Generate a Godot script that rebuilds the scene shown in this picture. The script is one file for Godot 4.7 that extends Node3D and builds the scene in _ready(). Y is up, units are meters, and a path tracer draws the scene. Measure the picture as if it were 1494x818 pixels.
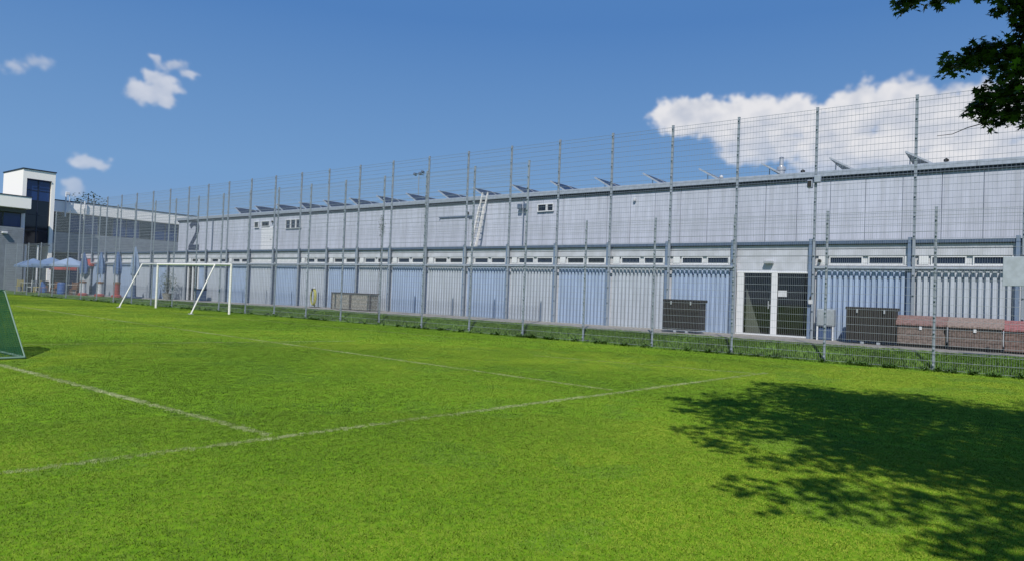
extends Node3D
# A football lawn beside a long sports hall, with two tall mesh fences. The fences run along -z; the camera looks to +x and -z.

const FENCE_X := 19.62
const FENCE_Z := -1.46          # z of the front fence's post 0; the posts stand 2.5 m apart
const WALL_X := 23.92           # corrugated wall of the low annex
const UPPER_X := 28.2           # upper wall of the hall, set back behind the flat roof of the annex
const POST_X := 23.73           # posts of the tall fence
const SUN_DIR := Vector3(4.12, -4.97, -2.08)

var rng := RandomNumberGenerator.new()
var M := {}
var taken := {}

# ---------------------------------------------------------------- helpers
func mb() -> SurfaceTool:
	var st := SurfaceTool.new()
	st.begin(Mesh.PRIMITIVE_TRIANGLES)
	return st

func tri(st: SurfaceTool, a: Vector3, b: Vector3, c: Vector3, n: Vector3) -> void:
	st.set_normal(n)
	if (c - a).cross(b - a).dot(n) < 0.0:
		var t := b
		b = c
		c = t
	st.add_vertex(a)
	st.set_normal(n)
	st.add_vertex(b)
	st.set_normal(n)
	st.add_vertex(c)

func quad(st: SurfaceTool, a: Vector3, b: Vector3, c: Vector3, d: Vector3, out := Vector3.ZERO) -> void:
	var n := (c - a).cross(b - d).normalized()
	if out != Vector3.ZERO and n.dot(out) < 0.0:
		n = -n
	tri(st, a, b, c, n)
	tri(st, a, c, d, n)

func box(st: SurfaceTool, c: Vector3, s: Vector3, basis := Basis.IDENTITY) -> void:
	var h := s * 0.5
	for ax in 3:
		for sg in [-1.0, 1.0]:
			var n := Vector3.ZERO
			n[ax] = sg
			var u := Vector3.ZERO
			u[(ax + 1) % 3] = h[(ax + 1) % 3]
			var v := Vector3.ZERO
			v[(ax + 2) % 3] = h[(ax + 2) % 3]
			var o: Vector3 = n * h[ax]
			quad(st, c + basis * (o - u - v), c + basis * (o + u - v), c + basis * (o + u + v), c + basis * (o - u + v), basis * n)

# a box given by its two corners
func bx(st: SurfaceTool, a: Vector3, b: Vector3) -> void:
	box(st, (a + b) * 0.5, (b - a).abs())

# a box whose edges are chamfered
func cbox(st: SurfaceTool, c: Vector3, s: Vector3, ch: float, basis := Basis.IDENTITY) -> void:
	var h := s * 0.5
	var g := h - Vector3.ONE * ch
	for ax in 3:
		var a1 := (ax + 1) % 3
		var a2 := (ax + 2) % 3
		for sg in [-1.0, 1.0]:
			var n := Vector3.ZERO
			n[ax] = sg
			var u := Vector3.ZERO
			u[a1] = g[a1]
			var v := Vector3.ZERO
			v[a2] = g[a2]
			var o: Vector3 = n * h[ax]
			quad(st, c + basis * (o - u - v), c + basis * (o + u - v), c + basis * (o + u + v), c + basis * (o - u + v), basis * n)
		for s1 in [-1.0, 1.0]:
			for s2 in [-1.0, 1.0]:
				var e := Vector3.ZERO
				e[ax] = g[ax]
				var p := Vector3.ZERO
				p[a1] = s1 * h[a1]
				p[a2] = s2 * g[a2]
				var q := Vector3.ZERO
				q[a1] = s1 * g[a1]
				q[a2] = s2 * h[a2]
				var n2 := Vector3.ZERO
				n2[a1] = s1
				n2[a2] = s2
				quad(st, c + basis * (p - e), c + basis * (p + e), c + basis * (q + e), c + basis * (q - e), basis * n2)
	for sx in [-1.0, 1.0]:
		for sy in [-1.0, 1.0]:
			for sz in [-1.0, 1.0]:
				var d := Vector3(sx, sy, sz)
				tri(st, c + basis * Vector3(sx * h.x, sy * g.y, sz * g.z), c + basis * Vector3(sx * g.x, sy * h.y, sz * g.z), c + basis * Vector3(sx * g.x, sy * g.y, sz * h.z), (basis * d).normalized())

func tube(st: SurfaceTool, a: Vector3, b: Vector3, r1: float, r2: float, n := 8, caps := true) -> void:
	var d := (b - a).normalized()
	var u := d.cross(Vector3.UP if absf(d.y) < 0.9 else Vector3.RIGHT).normalized()
	var v := d.cross(u)
	for i in n:
		var t0 := TAU * i / n
		var t1 := TAU * (i + 1) / n
		var e0 := u * cos(t0) + v * sin(t0)
		var e1 := u * cos(t1) + v * sin(t1)
		var P := [a + e0 * r1, a + e1 * r1, b + e1 * r2, b + e0 * r2]
		var N := [e0, e1, e1, e0]
		var order := [0, 1, 2, 0, 2, 3]
		if (P[2] - P[0]).cross(P[1] - P[0]).dot(e0 + e1) < 0.0:
			order = [0, 2, 1, 0, 3, 2]
		for k in order:
			st.set_normal(N[k])
			st.add_vertex(P[k])
		if caps:
			if r1 > 0.001:
				tri(st, a, a + e0 * r1, a + e1 * r1, -d)
			if r2 > 0.001:
				tri(st, b, b + e0 * r2, b + e1 * r2, d)

func path_tube(st: SurfaceTool, pts: Array, r1: float, r2: float, n := 7) -> void:
	for i in pts.size() - 1:
		var k0 := float(i) / (pts.size() - 1)
		var k1 := float(i + 1) / (pts.size() - 1)
		tube(st, pts[i], pts[i + 1], lerpf(r1, r2, k0), lerpf(r1, r2, k1), n, i == 0 or i == pts.size() - 2)

# a profile of (radius, height) turned about the y axis at c
func lathe(st: SurfaceTool, c: Vector3, prof: Array, n := 16) -> void:
	for i in prof.size() - 1:
		var p: Vector2 = prof[i]
		var q: Vector2 = prof[i + 1]
		var sl := Vector2(q.y - p.y, p.x - q.x).normalized()
		for k in n:
			var t0 := TAU * k / n
			var t1 := TAU * (k + 1) / n
			var e0 := Vector3(cos(t0), 0, sin(t0))
			var e1 := Vector3(cos(t1), 0, sin(t1))
			var P := [c + e0 * p.x + Vector3.UP * p.y, c + e1 * p.x + Vector3.UP * p.y, c + e1 * q.x + Vector3.UP * q.y, c + e0 * q.x + Vector3.UP * q.y]
			var N := [e0 * sl.x + Vector3.UP * sl.y, e1 * sl.x + Vector3.UP * sl.y, e1 * sl.x + Vector3.UP * sl.y, e0 * sl.x + Vector3.UP * sl.y]
			for tr in [[0, 1, 2], [0, 2, 3]]:
				var a: Vector3 = P[tr[0]]
				var b: Vector3 = P[tr[1]]
				var d: Vector3 = P[tr[2]]
				var idx: Array = tr
				if (d - a).cross(b - a).dot(N[0] + N[1]) < 0.0:
					idx = [tr[0], tr[2], tr[1]]
				for j in idx:
					st.set_normal(N[j])
					st.add_vertex(P[j])

func numbered(called: String, parent: Node) -> String:
	var key := str(parent.get_instance_id()) + "/" + called
	var n: int = taken.get(key, 0)
	taken[key] = n + 1
	return called if n == 0 else "%s_%03d" % [called, n]

func put(called: String, mesh: Mesh, m: Material, parent: Node3D = null, at := Vector3.ZERO) -> MeshInstance3D:
	var o := MeshInstance3D.new()
	o.mesh = mesh
	o.material_override = m
	var p: Node3D = parent if parent else self
	o.name = numbered(called, p)
	p.add_child(o, true)
	o.position = at
	return o

func obj(called: String, st: SurfaceTool, m: Material, parent: Node3D = null, at := Vector3.ZERO) -> MeshInstance3D:
	return put(called, st.commit(), m, parent, at)

func tag(o: Node3D, label: String, category: String, group := "") -> Node3D:
	o.set_meta("label", label)
	o.set_meta("category", category)
	if group:
		o.set_meta("group", group)
	return o

func structure(o: Node3D) -> Node3D:
	o.set_meta("kind", "structure")
	return o

func stuff(o: Node3D) -> Node3D:
	o.set_meta("kind", "stuff")
	return o

func thing(called: String, label: String, category: String, at := Vector3.ZERO, turn := 0.0, group := "") -> Node3D:
	var o := Node3D.new()
	o.name = numbered(called, self)
	add_child(o, true)
	o.position = at
	o.rotation.y = turn
	tag(o, label, category, group)
	return o

func dup(src: Node3D, called: String, label: String, at: Vector3, turn := 0.0) -> Node3D:
	var r: Node3D = src.duplicate()
	r.name = numbered(called, self)
	add_child(r, true)
	r.position = at
	r.rotation.y = turn
	r.set_meta("label", label)
	return r

func many(called: String, mesh: Mesh, m: Material, xf: Array, cols: Array, parent: Node3D = null) -> MultiMeshInstance3D:
	var mm := MultiMesh.new()
	mm.transform_format = MultiMesh.TRANSFORM_3D
	mm.use_colors = true
	mm.mesh = mesh
	mm.instance_count = xf.size()
	for i in xf.size():
		mm.set_instance_transform(i, xf[i])
		mm.set_instance_color(i, cols[i])
	var o := MultiMeshInstance3D.new()
	o.multimesh = mm
	o.material_override = m
	var p: Node3D = parent if parent else self
	o.name = numbered(called, p)
	p.add_child(o, true)
	return o

# height of the paved path in front of the hall
func gy(z: float) -> float:
	return 0.42 - 0.2 * clampf((-30.0 - z) / 25.0, 0.0, 1.0)

# ---------------------------------------------------------------- materials
func noise_tex(seed_: int, freq: float, size: int, lo: Color, hi: Color, octaves := 4, normal := false, bump := 4.0) -> NoiseTexture2D:
	var f := FastNoiseLite.new()
	f.seed = seed_
	f.frequency = freq
	f.fractal_octaves = octaves
	var t := NoiseTexture2D.new()
	t.width = size
	t.height = size
	t.seamless = true
	t.noise = f
	if normal:
		t.as_normal_map = true
		t.bump_strength = bump
	else:
		var g := Gradient.new()
		g.offsets = PackedFloat32Array([0.25, 0.75])
		g.colors = PackedColorArray([lo, hi])
		t.color_ramp = g
	return t

func mat(c: Color, rough := 0.7, metal := 0.0, tex: Texture2D = null, scale := Vector3.ONE, spec := 0.5) -> StandardMaterial3D:
	var m := StandardMaterial3D.new()
	m.albedo_color = c
	m.roughness = rough
	m.metallic = metal
	m.metallic_specular = spec
	if tex:
		m.albedo_texture = tex
		m.uv1_triplanar = true
		m.uv1_world_triplanar = true
		m.uv1_scale = scale
	return m

func make_materials() -> void:
	var dirt := noise_tex(11, 0.008, 512, Color(0.93, 0.93, 0.925), Color(1, 1, 1), 5)
	var grime := noise_tex(12, 0.012, 512, Color(0.76, 0.76, 0.755), Color(1, 1, 1), 5)
	var speck := noise_tex(13, 0.05, 512, Color(0.86, 0.86, 0.86), Color(1, 1, 1), 4)
	var wavy := noise_tex(15, 0.006, 512, Color(), Color(), 3, true, 2.0)
	for i in 4:
		var k: float = [1.0, 0.975, 1.02, 0.99][i]
		M["panel%d" % i] = mat(Color(0.695 * k, 0.725 * k, 0.795 * k), 0.5, 0.0, dirt, Vector3(0.5, 0.09, 0.5))
		M["panel%d" % i].normal_enabled = true
		M["panel%d" % i].normal_texture = wavy
		M["panel%d" % i].normal_scale = 0.06
	M.sheet_grey = mat(Color(0.69, 0.73, 0.79), 0.45, 0.0, dirt, Vector3(0.6, 0.12, 0.6))
	M.sheet_blue = mat(Color(0.61, 0.69, 0.81), 0.45, 0.0, dirt, Vector3(0.6, 0.12, 0.6))
	M.band = mat(Color(0.715, 0.74, 0.795), 0.5, 0.0, dirt, Vector3(0.5, 0.3, 0.5))
	M.coping = mat(Color(0.66, 0.70, 0.76), 0.4, 0.3, dirt, Vector3.ONE)
	M.trim_and_shade = mat(Color(0.13, 0.17, 0.25), 0.5, 0.0, dirt, Vector3.ONE)  # dark trim, and the painted shadow strip under the hall coping
	M.eave = mat(Color(0.32, 0.39, 0.50), 0.45, 0.1, dirt, Vector3.ONE)
	M.column = mat(Color(0.41, 0.49, 0.61), 0.5, 0.0, dirt, Vector3.ONE)
	M.steel = mat(Color(0.56, 0.605, 0.665), 0.5, 0.0, speck, Vector3(3, 3, 3))
	M.wire = mat(Color(0.56, 0.60, 0.64), 0.5, 0.0)
	M.wire_dark = mat(Color(0.53, 0.585, 0.65), 0.5, 0.0)
	M.white = mat(Color(0.765, 0.785, 0.82), 0.45, 0.0, dirt, Vector3.ONE)
	M.white_paint = mat(Color(0.88, 0.88, 0.88), 0.35, 0.0, dirt, Vector3(2, 2, 2))
	M.render_white = mat(Color(0.94, 0.94, 0.935), 0.8)
	M.frame_white = mat(Color(0.80, 0.82, 0.85), 0.4)
	M.alu = mat(Color(0.78, 0.79, 0.81), 0.35, 0.6)
	M.dark_glass = mat(Color(0.035, 0.05, 0.08), 0.06, 0.0, null, Vector3.ONE, 0.6)
	M.blue_glass = mat(Color(0.095, 0.135, 0.21), 0.08, 0.0, null, Vector3.ONE, 0.6)
	M.far_glass = mat(Color(0.12, 0.21, 0.40), 0.12, 0.0, null, Vector3.ONE, 0.6)
	M.pv = mat(Color(0.11, 0.15, 0.25), 0.35, 0.0, null, Vector3.ONE, 0.3)
	M.pane = mat(Color(0.03, 0.035, 0.04, 0.38), 0.03)
	M.pane.transparency = BaseMaterial3D.TRANSPARENCY_ALPHA
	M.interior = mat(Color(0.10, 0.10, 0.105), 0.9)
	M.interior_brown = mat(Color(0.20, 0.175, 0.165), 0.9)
	M.leaning = mat(Color(0.80, 0.84, 0.80), 0.6)  # tone of the triangle that imitates a door reflection
	M.black_plastic = mat(Color(0.175, 0.165, 0.16), 0.5, 0.0, speck, Vector3(2, 2, 2))
	M.black_edge = mat(Color(0.12, 0.12, 0.125), 0.6)
	M.chest_a = mat(Color(0.47, 0.425, 0.41), 0.85, 0.0, grime, Vector3(1.6, 1.6, 1.6))
	M.chest_b = mat(Color(0.43, 0.38, 0.365), 0.85, 0.0, grime, Vector3(1.9, 1.9, 1.9))
	M.chest_c = mat(Color(0.45, 0.38, 0.365), 0.85, 0.0, grime, Vector3(1.4, 1.4, 1.4))
	M.lid_a = mat(Color(0.52, 0.42, 0.415), 0.8, 0.0, grime, Vector3(1.5, 1.5, 1.5))
	M.lid_b = mat(Color(0.56, 0.50, 0.485), 0.85, 0.0, grime, Vector3(1.7, 1.7, 1.7))
	M.lid_c = mat(Color(0.59, 0.39, 0.405), 0.75, 0.0, grime, Vector3(1.2, 1.2, 1.2))
	M.bench = mat(Color(0.58, 0.58, 0.56), 0.85, 0.0, grime, Vector3(1.4, 1.4, 1.4))
	M.bench_edge = mat(Color(0.30, 0.30, 0.31), 0.7)
	M.hose = mat(Color(0.67, 0.67, 0.36), 0.5)
	M.grey_box = mat(Color(0.58, 0.62, 0.66), 0.5, 0.0, dirt, Vector3.ONE)
	M.blue_dark = mat(Color(0.20, 0.29, 0.44), 0.6)
	M.sign = mat(Color(0.63, 0.67, 0.73), 0.5, 0.0, dirt, Vector3.ONE)
	M.concrete = mat(Color(0.60, 0.595, 0.585), 0.9, 0.0, grime, Vector3(0.7, 0.7, 0.7))
	M.net = mat(Color(0.12, 0.37, 0.25), 0.8)
	M.net_bar = mat(Color(0.42, 0.52, 0.47), 0.6)
	M.cloth = mat(Color(0.40, 0.50, 0.66), 0.9)
	M.cloth.backlight_enabled = true
	M.cloth.backlight = Color(0.25, 0.3, 0.36)
	M.cloth_dark = mat(Color(0.32, 0.42, 0.60), 0.9)
	M.cloth_pale = mat(Color(0.52, 0.60, 0.72), 0.9)
	M.red = mat(Color(0.56, 0.24, 0.23), 0.7)
	M.yellow = mat(Color(0.76, 0.70, 0.40), 0.7)
	M.wood = mat(Color(0.54, 0.38, 0.26), 0.8, 0.0, grime, Vector3(2, 2, 2))
	M.blue_plastic = mat(Color(0.20, 0.35, 0.62), 0.5)
	M.cladding = mat(Color(0.505, 0.54, 0.585), 0.7, 0.0, dirt, Vector3(0.4, 0.4, 0.4))
	M.frame_shade_grey = mat(Color(0.32, 0.34, 0.36), 0.8)  # grey of far window frames, and of the painted shade below the fascia
	M.numeral = mat(Color(0.11, 0.16, 0.28), 0.6)
	M.bark = mat(Color(0.29, 0.25, 0.21), 0.9, 0.0, grime, Vector3(2.5, 0.8, 2.5))
	M.roofing = mat(Color(0.42, 0.43, 0.45), 0.9, 0.0, grime, Vector3(0.5, 0.5, 0.5))
	# the lawn under the blades: mottled at two sizes
	var lawn_fine := noise_tex(21, 0.03, 1024, Color(0.52, 0.60, 0.30), Color(0.64, 0.68, 0.36), 5)
	M.lawn = mat(Color(0.68, 0.84, 0.40), 1.0, 0.0, lawn_fine, Vector3(0.35, 0.35, 0.35), 0.2)
	M.bank = mat(Color(0.40, 0.52, 0.30), 1.0, 0.0, lawn_fine, Vector3(0.5, 0.5, 0.5), 0.2)
	M.blade = mat(Color.WHITE, 0.65, 0.0, null, Vector3.ONE, 0.3)
	M.blade.vertex_color_use_as_albedo = true
	M.blade.backlight_enabled = true
	M.blade.backlight = Color(0.35, 0.35, 0.35)
	M.leaf = mat(Color.WHITE, 0.5, 0.0, null, Vector3.ONE, 0.4)
	M.leaf.vertex_color_use_as_albedo = true
	M.leaf.backlight_enabled = true
	M.leaf.backlight = Color(0.22, 0.22, 0.22)

# ---------------------------------------------------------------- sky
func make_sky() -> PanoramaSkyMaterial:
	var w := 3072
	var h := 1536
	var im := Image.create_empty(w, h, false, Image.FORMAT_RGBF)
	var low := Color(0.275, 0.40, 0.59)
	var mid := Color(0.172, 0.335, 0.60)
	var high := Color(0.083, 0.215, 0.50)
	var top := Color(0.055, 0.165, 0.43)
	var rows := []
	for j in h:
		var el := 90.0 - (j + 0.5) * 180.0 / h
		var c: Color
		if el < 0.0:
			c = Color(0.09, 0.12, 0.05)
		elif el < 9.0:
			c = low.lerp(mid, smoothstep(0.0, 9.0, el))
		elif el < 22.0:
			c = mid.lerp(high, (el - 9.0) / 13.0)
		else:
			c = high.lerp(top, smoothstep(22.0, 75.0, el))
		rows.append(c)
		im.fill_rect(Rect2i(0, j, w, 1), c)
	# clouds: [azimuth, elevation, half width, half height] lumps, in degrees; azimuth runs from -z towards +x
	var clouds := []
	clouds.append({"soft": 0.85, "amp": 0.8, "b": [[24.0, 13.75, 1.5, 0.85], [25.3, 14.3, 1.5, 1.1], [24.7, 14.9, 0.8, 0.55], [25.7, 13.5, 1.2, 0.65], [24.8, 13.8, 1.4, 0.9]], "k": 0.68})
	clouds.append({"soft": 1.1, "amp": 1.0, "b": [[26.1, 16.05, 1.5, 0.62], [27.2, 15.6, 0.9, 0.35], [24.9, 16.35, 0.6, 0.3]], "k": 0.6})
	clouds.append({"soft": 1.3, "amp": 1.1, "b": [[16.3, 13.9, 0.8, 0.5], [17.5, 14.6, 1.3, 0.5], [16.9, 14.25, 0.9, 0.45]], "k": 0.5})
	clouds.append({"soft": 0.9, "amp": 0.9, "b": [[21.0, 8.35, 1.2, 0.5], [20.5, 8.55, 0.7, 0.55], [21.6, 8.2, 0.7, 0.35]], "k": 0.55})
	clouds.append({"soft": 0.9, "amp": 0.8, "b": [[20.1, 6.5, 1.0, 0.8]], "k": 0.45})
	clouds.append({"soft": 0.48, "amp": 0.42, "b": [[68.2, 15.0, 3.6, 1.7], [72.5, 14.4, 4.2, 2.15], [75.7, 14.6, 2.3, 1.75], [78.6, 13.2, 3.0, 2.4], [80.6, 14.6, 2.3, 2.4], [83.4, 14.4, 3.0, 2.75], [85.6, 13.6, 2.6, 2.9],
		[88.3, 13.0, 2.8, 2.6], [91.5, 13.8, 3.6, 2.9], [88.2, 14.2, 2.2, 2.0], [96.0, 12.6, 4.5, 3.0], [81.0, 10.6, 6.0, 3.0], [88.0, 10.0, 6.0, 3.2], [95.0, 9.6, 6.0, 3.2], [73.5, 12.6, 4.0, 1.6], [85.0, 7.0, 9.0, 2.4], [101.0, 10.0, 4.0, 2.2]], "k": 0.97, "fade": true})
	# the same kind of scattered clouds all round, where the photograph does not look
	rng.seed = 5
	for i in 22:
		var az := 108.0 + i * 11.6 + rng.randf_range(-3, 3)
		var el := rng.randf_range(8, 30)
		var bl := []
		for k in 5:
			bl.append([az + rng.randf_range(-3, 3), el + rng.randf_range(-0.8, 0.8), rng.randf_range(1.5, 3.2), rng.randf_range(0.7, 1.7)])
		clouds.append({"soft": 0.6, "amp": 0.8, "b": bl, "k": rng.randf_range(0.6, 0.95)})
	var f := FastNoiseLite.new()
	f.seed = 31
	f.frequency = 0.55
	f.fractal_octaves = 6
	f.fractal_gain = 0.5
	var f2 := FastNoiseLite.new()
	f2.seed = 32
	f2.frequency = 0.22
	f2.fractal_octaves = 5
	for cl in clouds:
		var x0 := 999.0
		var x1 := -999.0
		var y0 := 999.0
		var y1 := -999.0
		for b in cl.b:
			x0 = minf(x0, b[0] - b[2] * 1.5)
			x1 = maxf(x1, b[0] + b[2] * 1.5)
			y0 = minf(y0, b[1] - b[3] * 1.6)
			y1 = maxf(y1, b[1] + b[3] * 1.6)
		for j in range(int((90.0 - y1) / 180.0 * h), int((90.0 - maxf(y0, 0.2)) / 180.0 * h) + 1):
			var el := 90.0 - (j + 0.5) * 180.0 / h
			for i in range(int(x0 / 360.0 * w), int(x1 / 360.0 * w) + 1):
				var az := (i + 0.5) * 360.0 / w
				var d := -9.0
				var wx: float = f2.get_noise_2d(az * 3.0 + 200.0, el * 3.0) * 0.5 + f.get_noise_2d(az * 3.0, el * 3.0 + 90.0) * 0.15
				var wy: float = f2.get_noise_2d(az * 3.0 + 300.0, el * 3.0 + 70.0) * 0.35
				var low_part := 0.0
				for b in cl.b:
					var dx: float = (az + wx - b[0]) / b[2]
					var dy: float = (el + wy - b[1]) / b[3]
					if dy < 0.0:
						dy *= 0.85
					var v := 1.0 - sqrt(dx * dx + dy * dy)
					if v > d:
						d = v
						low_part = dy
				if d < -0.75:
					continue
				var n := f.get_noise_2d(az, el * 1.25)
				var n2 := f2.get_noise_2d(az + 50.0, el * 1.6)
				var dens: float = d + n * cl.amp * 0.55 + n2 * 0.22
				var a: float = smoothstep(-0.02, cl.soft * 0.62, dens) * cl.k
				if cl.has("fade"):
					a *= 0.45 + 0.55 * smoothstep(8.0, 13.0, el + wy * 3.0 + clampf((az - 78.0) * 0.25, -1.0, 3.0))
				if el < 6.0:
					a *= smoothstep(1.0, 6.0, el) * 0.8 + 0.2
				if a <= 0.004:
					continue
				var lit := clampf(0.72 + n * 0.45 + n2 * 0.5 + 0.16 * low_part - 0.10 * clampf(d, 0.0, 1.0), 0.0, 1.0)
				var cc := Color(0.46, 0.51, 0.62).lerp(Color(0.80, 0.795, 0.82), lit)
				var px := posmod(i, w)
				im.set_pixel(px, j, im.get_pixel(px, j).lerp(cc, a))
	var m := PanoramaSkyMaterial.new()
	m.panorama = ImageTexture.create_from_image(im)
	return m

# ---------------------------------------------------------------- ground
func ground_and_path() -> void:
	var st := mb()
	var S := 1600.0
	quad(st, Vector3(-S, 0, -S), Vector3(S, 0, -S), Vector3(S, 0, S), Vector3(-S, 0, S), Vector3.UP)
	structure(obj("ground", st, M.lawn))
	# the grassy bank between the front fence and the path
	var nz := FastNoiseLite.new()
	nz.seed = 3
	nz.frequency = 0.35
	var prof := [[19.66, -0.03], [19.85, 0.05], [20.1, 0.17], [20.35, 0.30], [20.62, 0.395], [20.85, 0.40]]
	st = mb()
	var z := -78.0
	while z < 18.0:
		for k in prof.size() - 1:
			var P := []
			for q in [[0, k], [1, k], [1, k + 1], [0, k + 1]]:
				var zz: float = z + q[0] * 1.0
				var pr: Array = prof[q[1]]
				var f := gy(zz) / 0.42
				P.append(Vector3(pr[0] + 0.05 * nz.get_noise_1d(zz * 3.0), pr[1] * f + (0.025 * nz.get_noise_2d(zz * 4.0, pr[0] * 4.0) if q[1] < prof.size() - 1 else -0.02), zz))
			quad(st, P[0], P[1], P[2], P[3], Vector3.UP)
		z += 1.0
	structure(obj("grass_bank", st, M.bank))
	st = mb()
	z = -110.0
	while z < 18.0:
		var x1 := 23.95 if z >= -48.0 else 60.0
		var e0 := 0.06 * nz.get_noise_1d(z * 5.0 + 40.0)
		var e1 := 0.06 * nz.get_noise_1d((z + 1.0) * 5.0 + 40.0)
		quad(st, Vector3(20.66 + e0, gy(z), z), Vector3(x1, gy(z), z), Vector3(x1, gy(z + 1.0), z + 1.0), Vector3(20.66 + e1, gy(z + 1.0), z + 1.0), Vector3.UP)
		z += 1.0
	structure(obj("path", st, M.concrete))

func tuft(blades: int, rad: float, hmin: float, hmax: float, wid: float, seed_: int, lean := 1.3) -> ArrayMesh:
	rng.seed = seed_
	var st := mb()
	for i in blades:
		var a := rng.randf() * TAU
		var r := rad * sqrt(rng.randf())
		var p := Vector3(cos(a) * r, -0.004, sin(a) * r)
		var hh := rng.randf_range(hmin, hmax)
		var b := rng.randf() * TAU
		var side := Vector3(cos(b), 0, sin(b)) * wid * 0.5
		var c := rng.randf() * TAU
		var bend := Vector3(cos(c), 0, sin(c)) * hh * rng.randf_range(0.2, lean)
		var m := p + Vector3.UP * hh * 0.6 + bend * 0.4
		var t := p + Vector3.UP * hh + bend
		var n := side.cross(Vector3.UP).normalized()
		n = (n * 0.45 + Vector3.UP).normalized()
		var v := rng.randf_range(0.9, 1.1)
		st.set_color(Color(v * rng.randf_range(0.95, 1.06), v, v * rng.randf_range(0.85, 1.1)))
		tri(st, p - side, p + side, m + side * 0.7, n)
		tri(st, p - side, m + side * 0.7, m - side * 0.7, n)
		tri(st, m - side * 0.7, m + side * 0.7, t, n)
	return st.commit()

func lawn_grass() -> void:
	var big := FastNoiseLite.new()
	big.seed = 41
	big.frequency = 0.09
	big.fractal_octaves = 3
	var mid := FastNoiseLite.new()
	mid.seed = 42
	mid.frequency = 0.9
	mid.fractal_octaves = 3
	var rings := [[2.6, 8.5, 0.062, 3], [8.5, 19.0, 0.11, 3], [19.0, 82.0, 0.27, 2]]
	var meshes := [
		[tuft(70, 0.06, 0.008, 0.017, 0.0034, 51), tuft(64, 0.06, 0.008, 0.018, 0.0036, 52), tuft(70, 0.06, 0.008, 0.016, 0.0034, 53)],
		[tuft(80, 0.10, 0.008, 0.017, 0.0055, 54), tuft(76, 0.10, 0.008, 0.018, 0.0056, 55), tuft(80, 0.10, 0.008, 0.016, 0.0055, 56)],
		[tuft(90, 0.24, 0.009, 0.018, 0.012, 57), tuft(90, 0.24, 0.01, 0.02, 0.012, 58)]]
	rng.seed = 77
	for ri in 3:
		var R: Array = rings[ri]
		var xf := []
		var cols := []
		for k in R[3]:
			xf.append([])
			cols.append([])
		var cell: float = R[2]
		var r1: float = R[1]
		var r0: float = R[0]
		var x := -2.0
		while x < FENCE_X + 0.1:
			var z := -minf(r1, 76.0)
			while z < minf(r1, 7.0):
				var px := x + rng.randf() * cell
				var pz := z + rng.randf() * cell
				z += cell
				var d := Vector2(px, pz).length()
				if d < r0 or d >= r1:
					continue
				var az := rad_to_deg(atan2(px, -pz))
				if az < 6.0 or az > 108.0 or px > FENCE_X + 0.1:
					continue
				var k := rng.randi() % int(R[3])
				var g := big.get_noise_2d(px, pz)
				var m := mid.get_noise_2d(px * 0.7, pz * 0.7)
				# mowing runs along the pitch leave faint stripes
				var stripe := 0.03 * signf(sin((px - 1.0) * TAU / 5.6))
				var v := 1.0 + 0.46 * g + 0.17 * m + 0.10 * mid.get_noise_2d(px * 2.6 + 30.0, pz * 2.6) + stripe + rng.randf_range(-0.05, 0.05)
				var yel := clampf(0.45 + 1.2 * g + 0.6 * m + rng.randf_range(-0.12, 0.12), 0.0, 1.0)
				var c := Color(0.158, 0.266, 0.033).lerp(Color(0.252, 0.330, 0.038), yel)
				if mid.get_noise_2d(px * 0.5 + 70.0, pz * 0.5) > 0.28:      # clover
					c = c.lerp(Color(0.105, 0.215, 0.045), 0.5)
				xf[k].append(Transform3D(Basis(Vector3.UP, rng.randf() * TAU).scaled(Vector3(1, rng.randf_range(0.8, 1.25), 1)), Vector3(px, 0, pz)))
				cols[k].append(Color(c.r * v, c.g * v, c.b * v))
			x += cell
		for k in R[3]:
			stuff(many("lawn_grass", meshes[ri][k], M.blade, xf[k], cols[k]))

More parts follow.
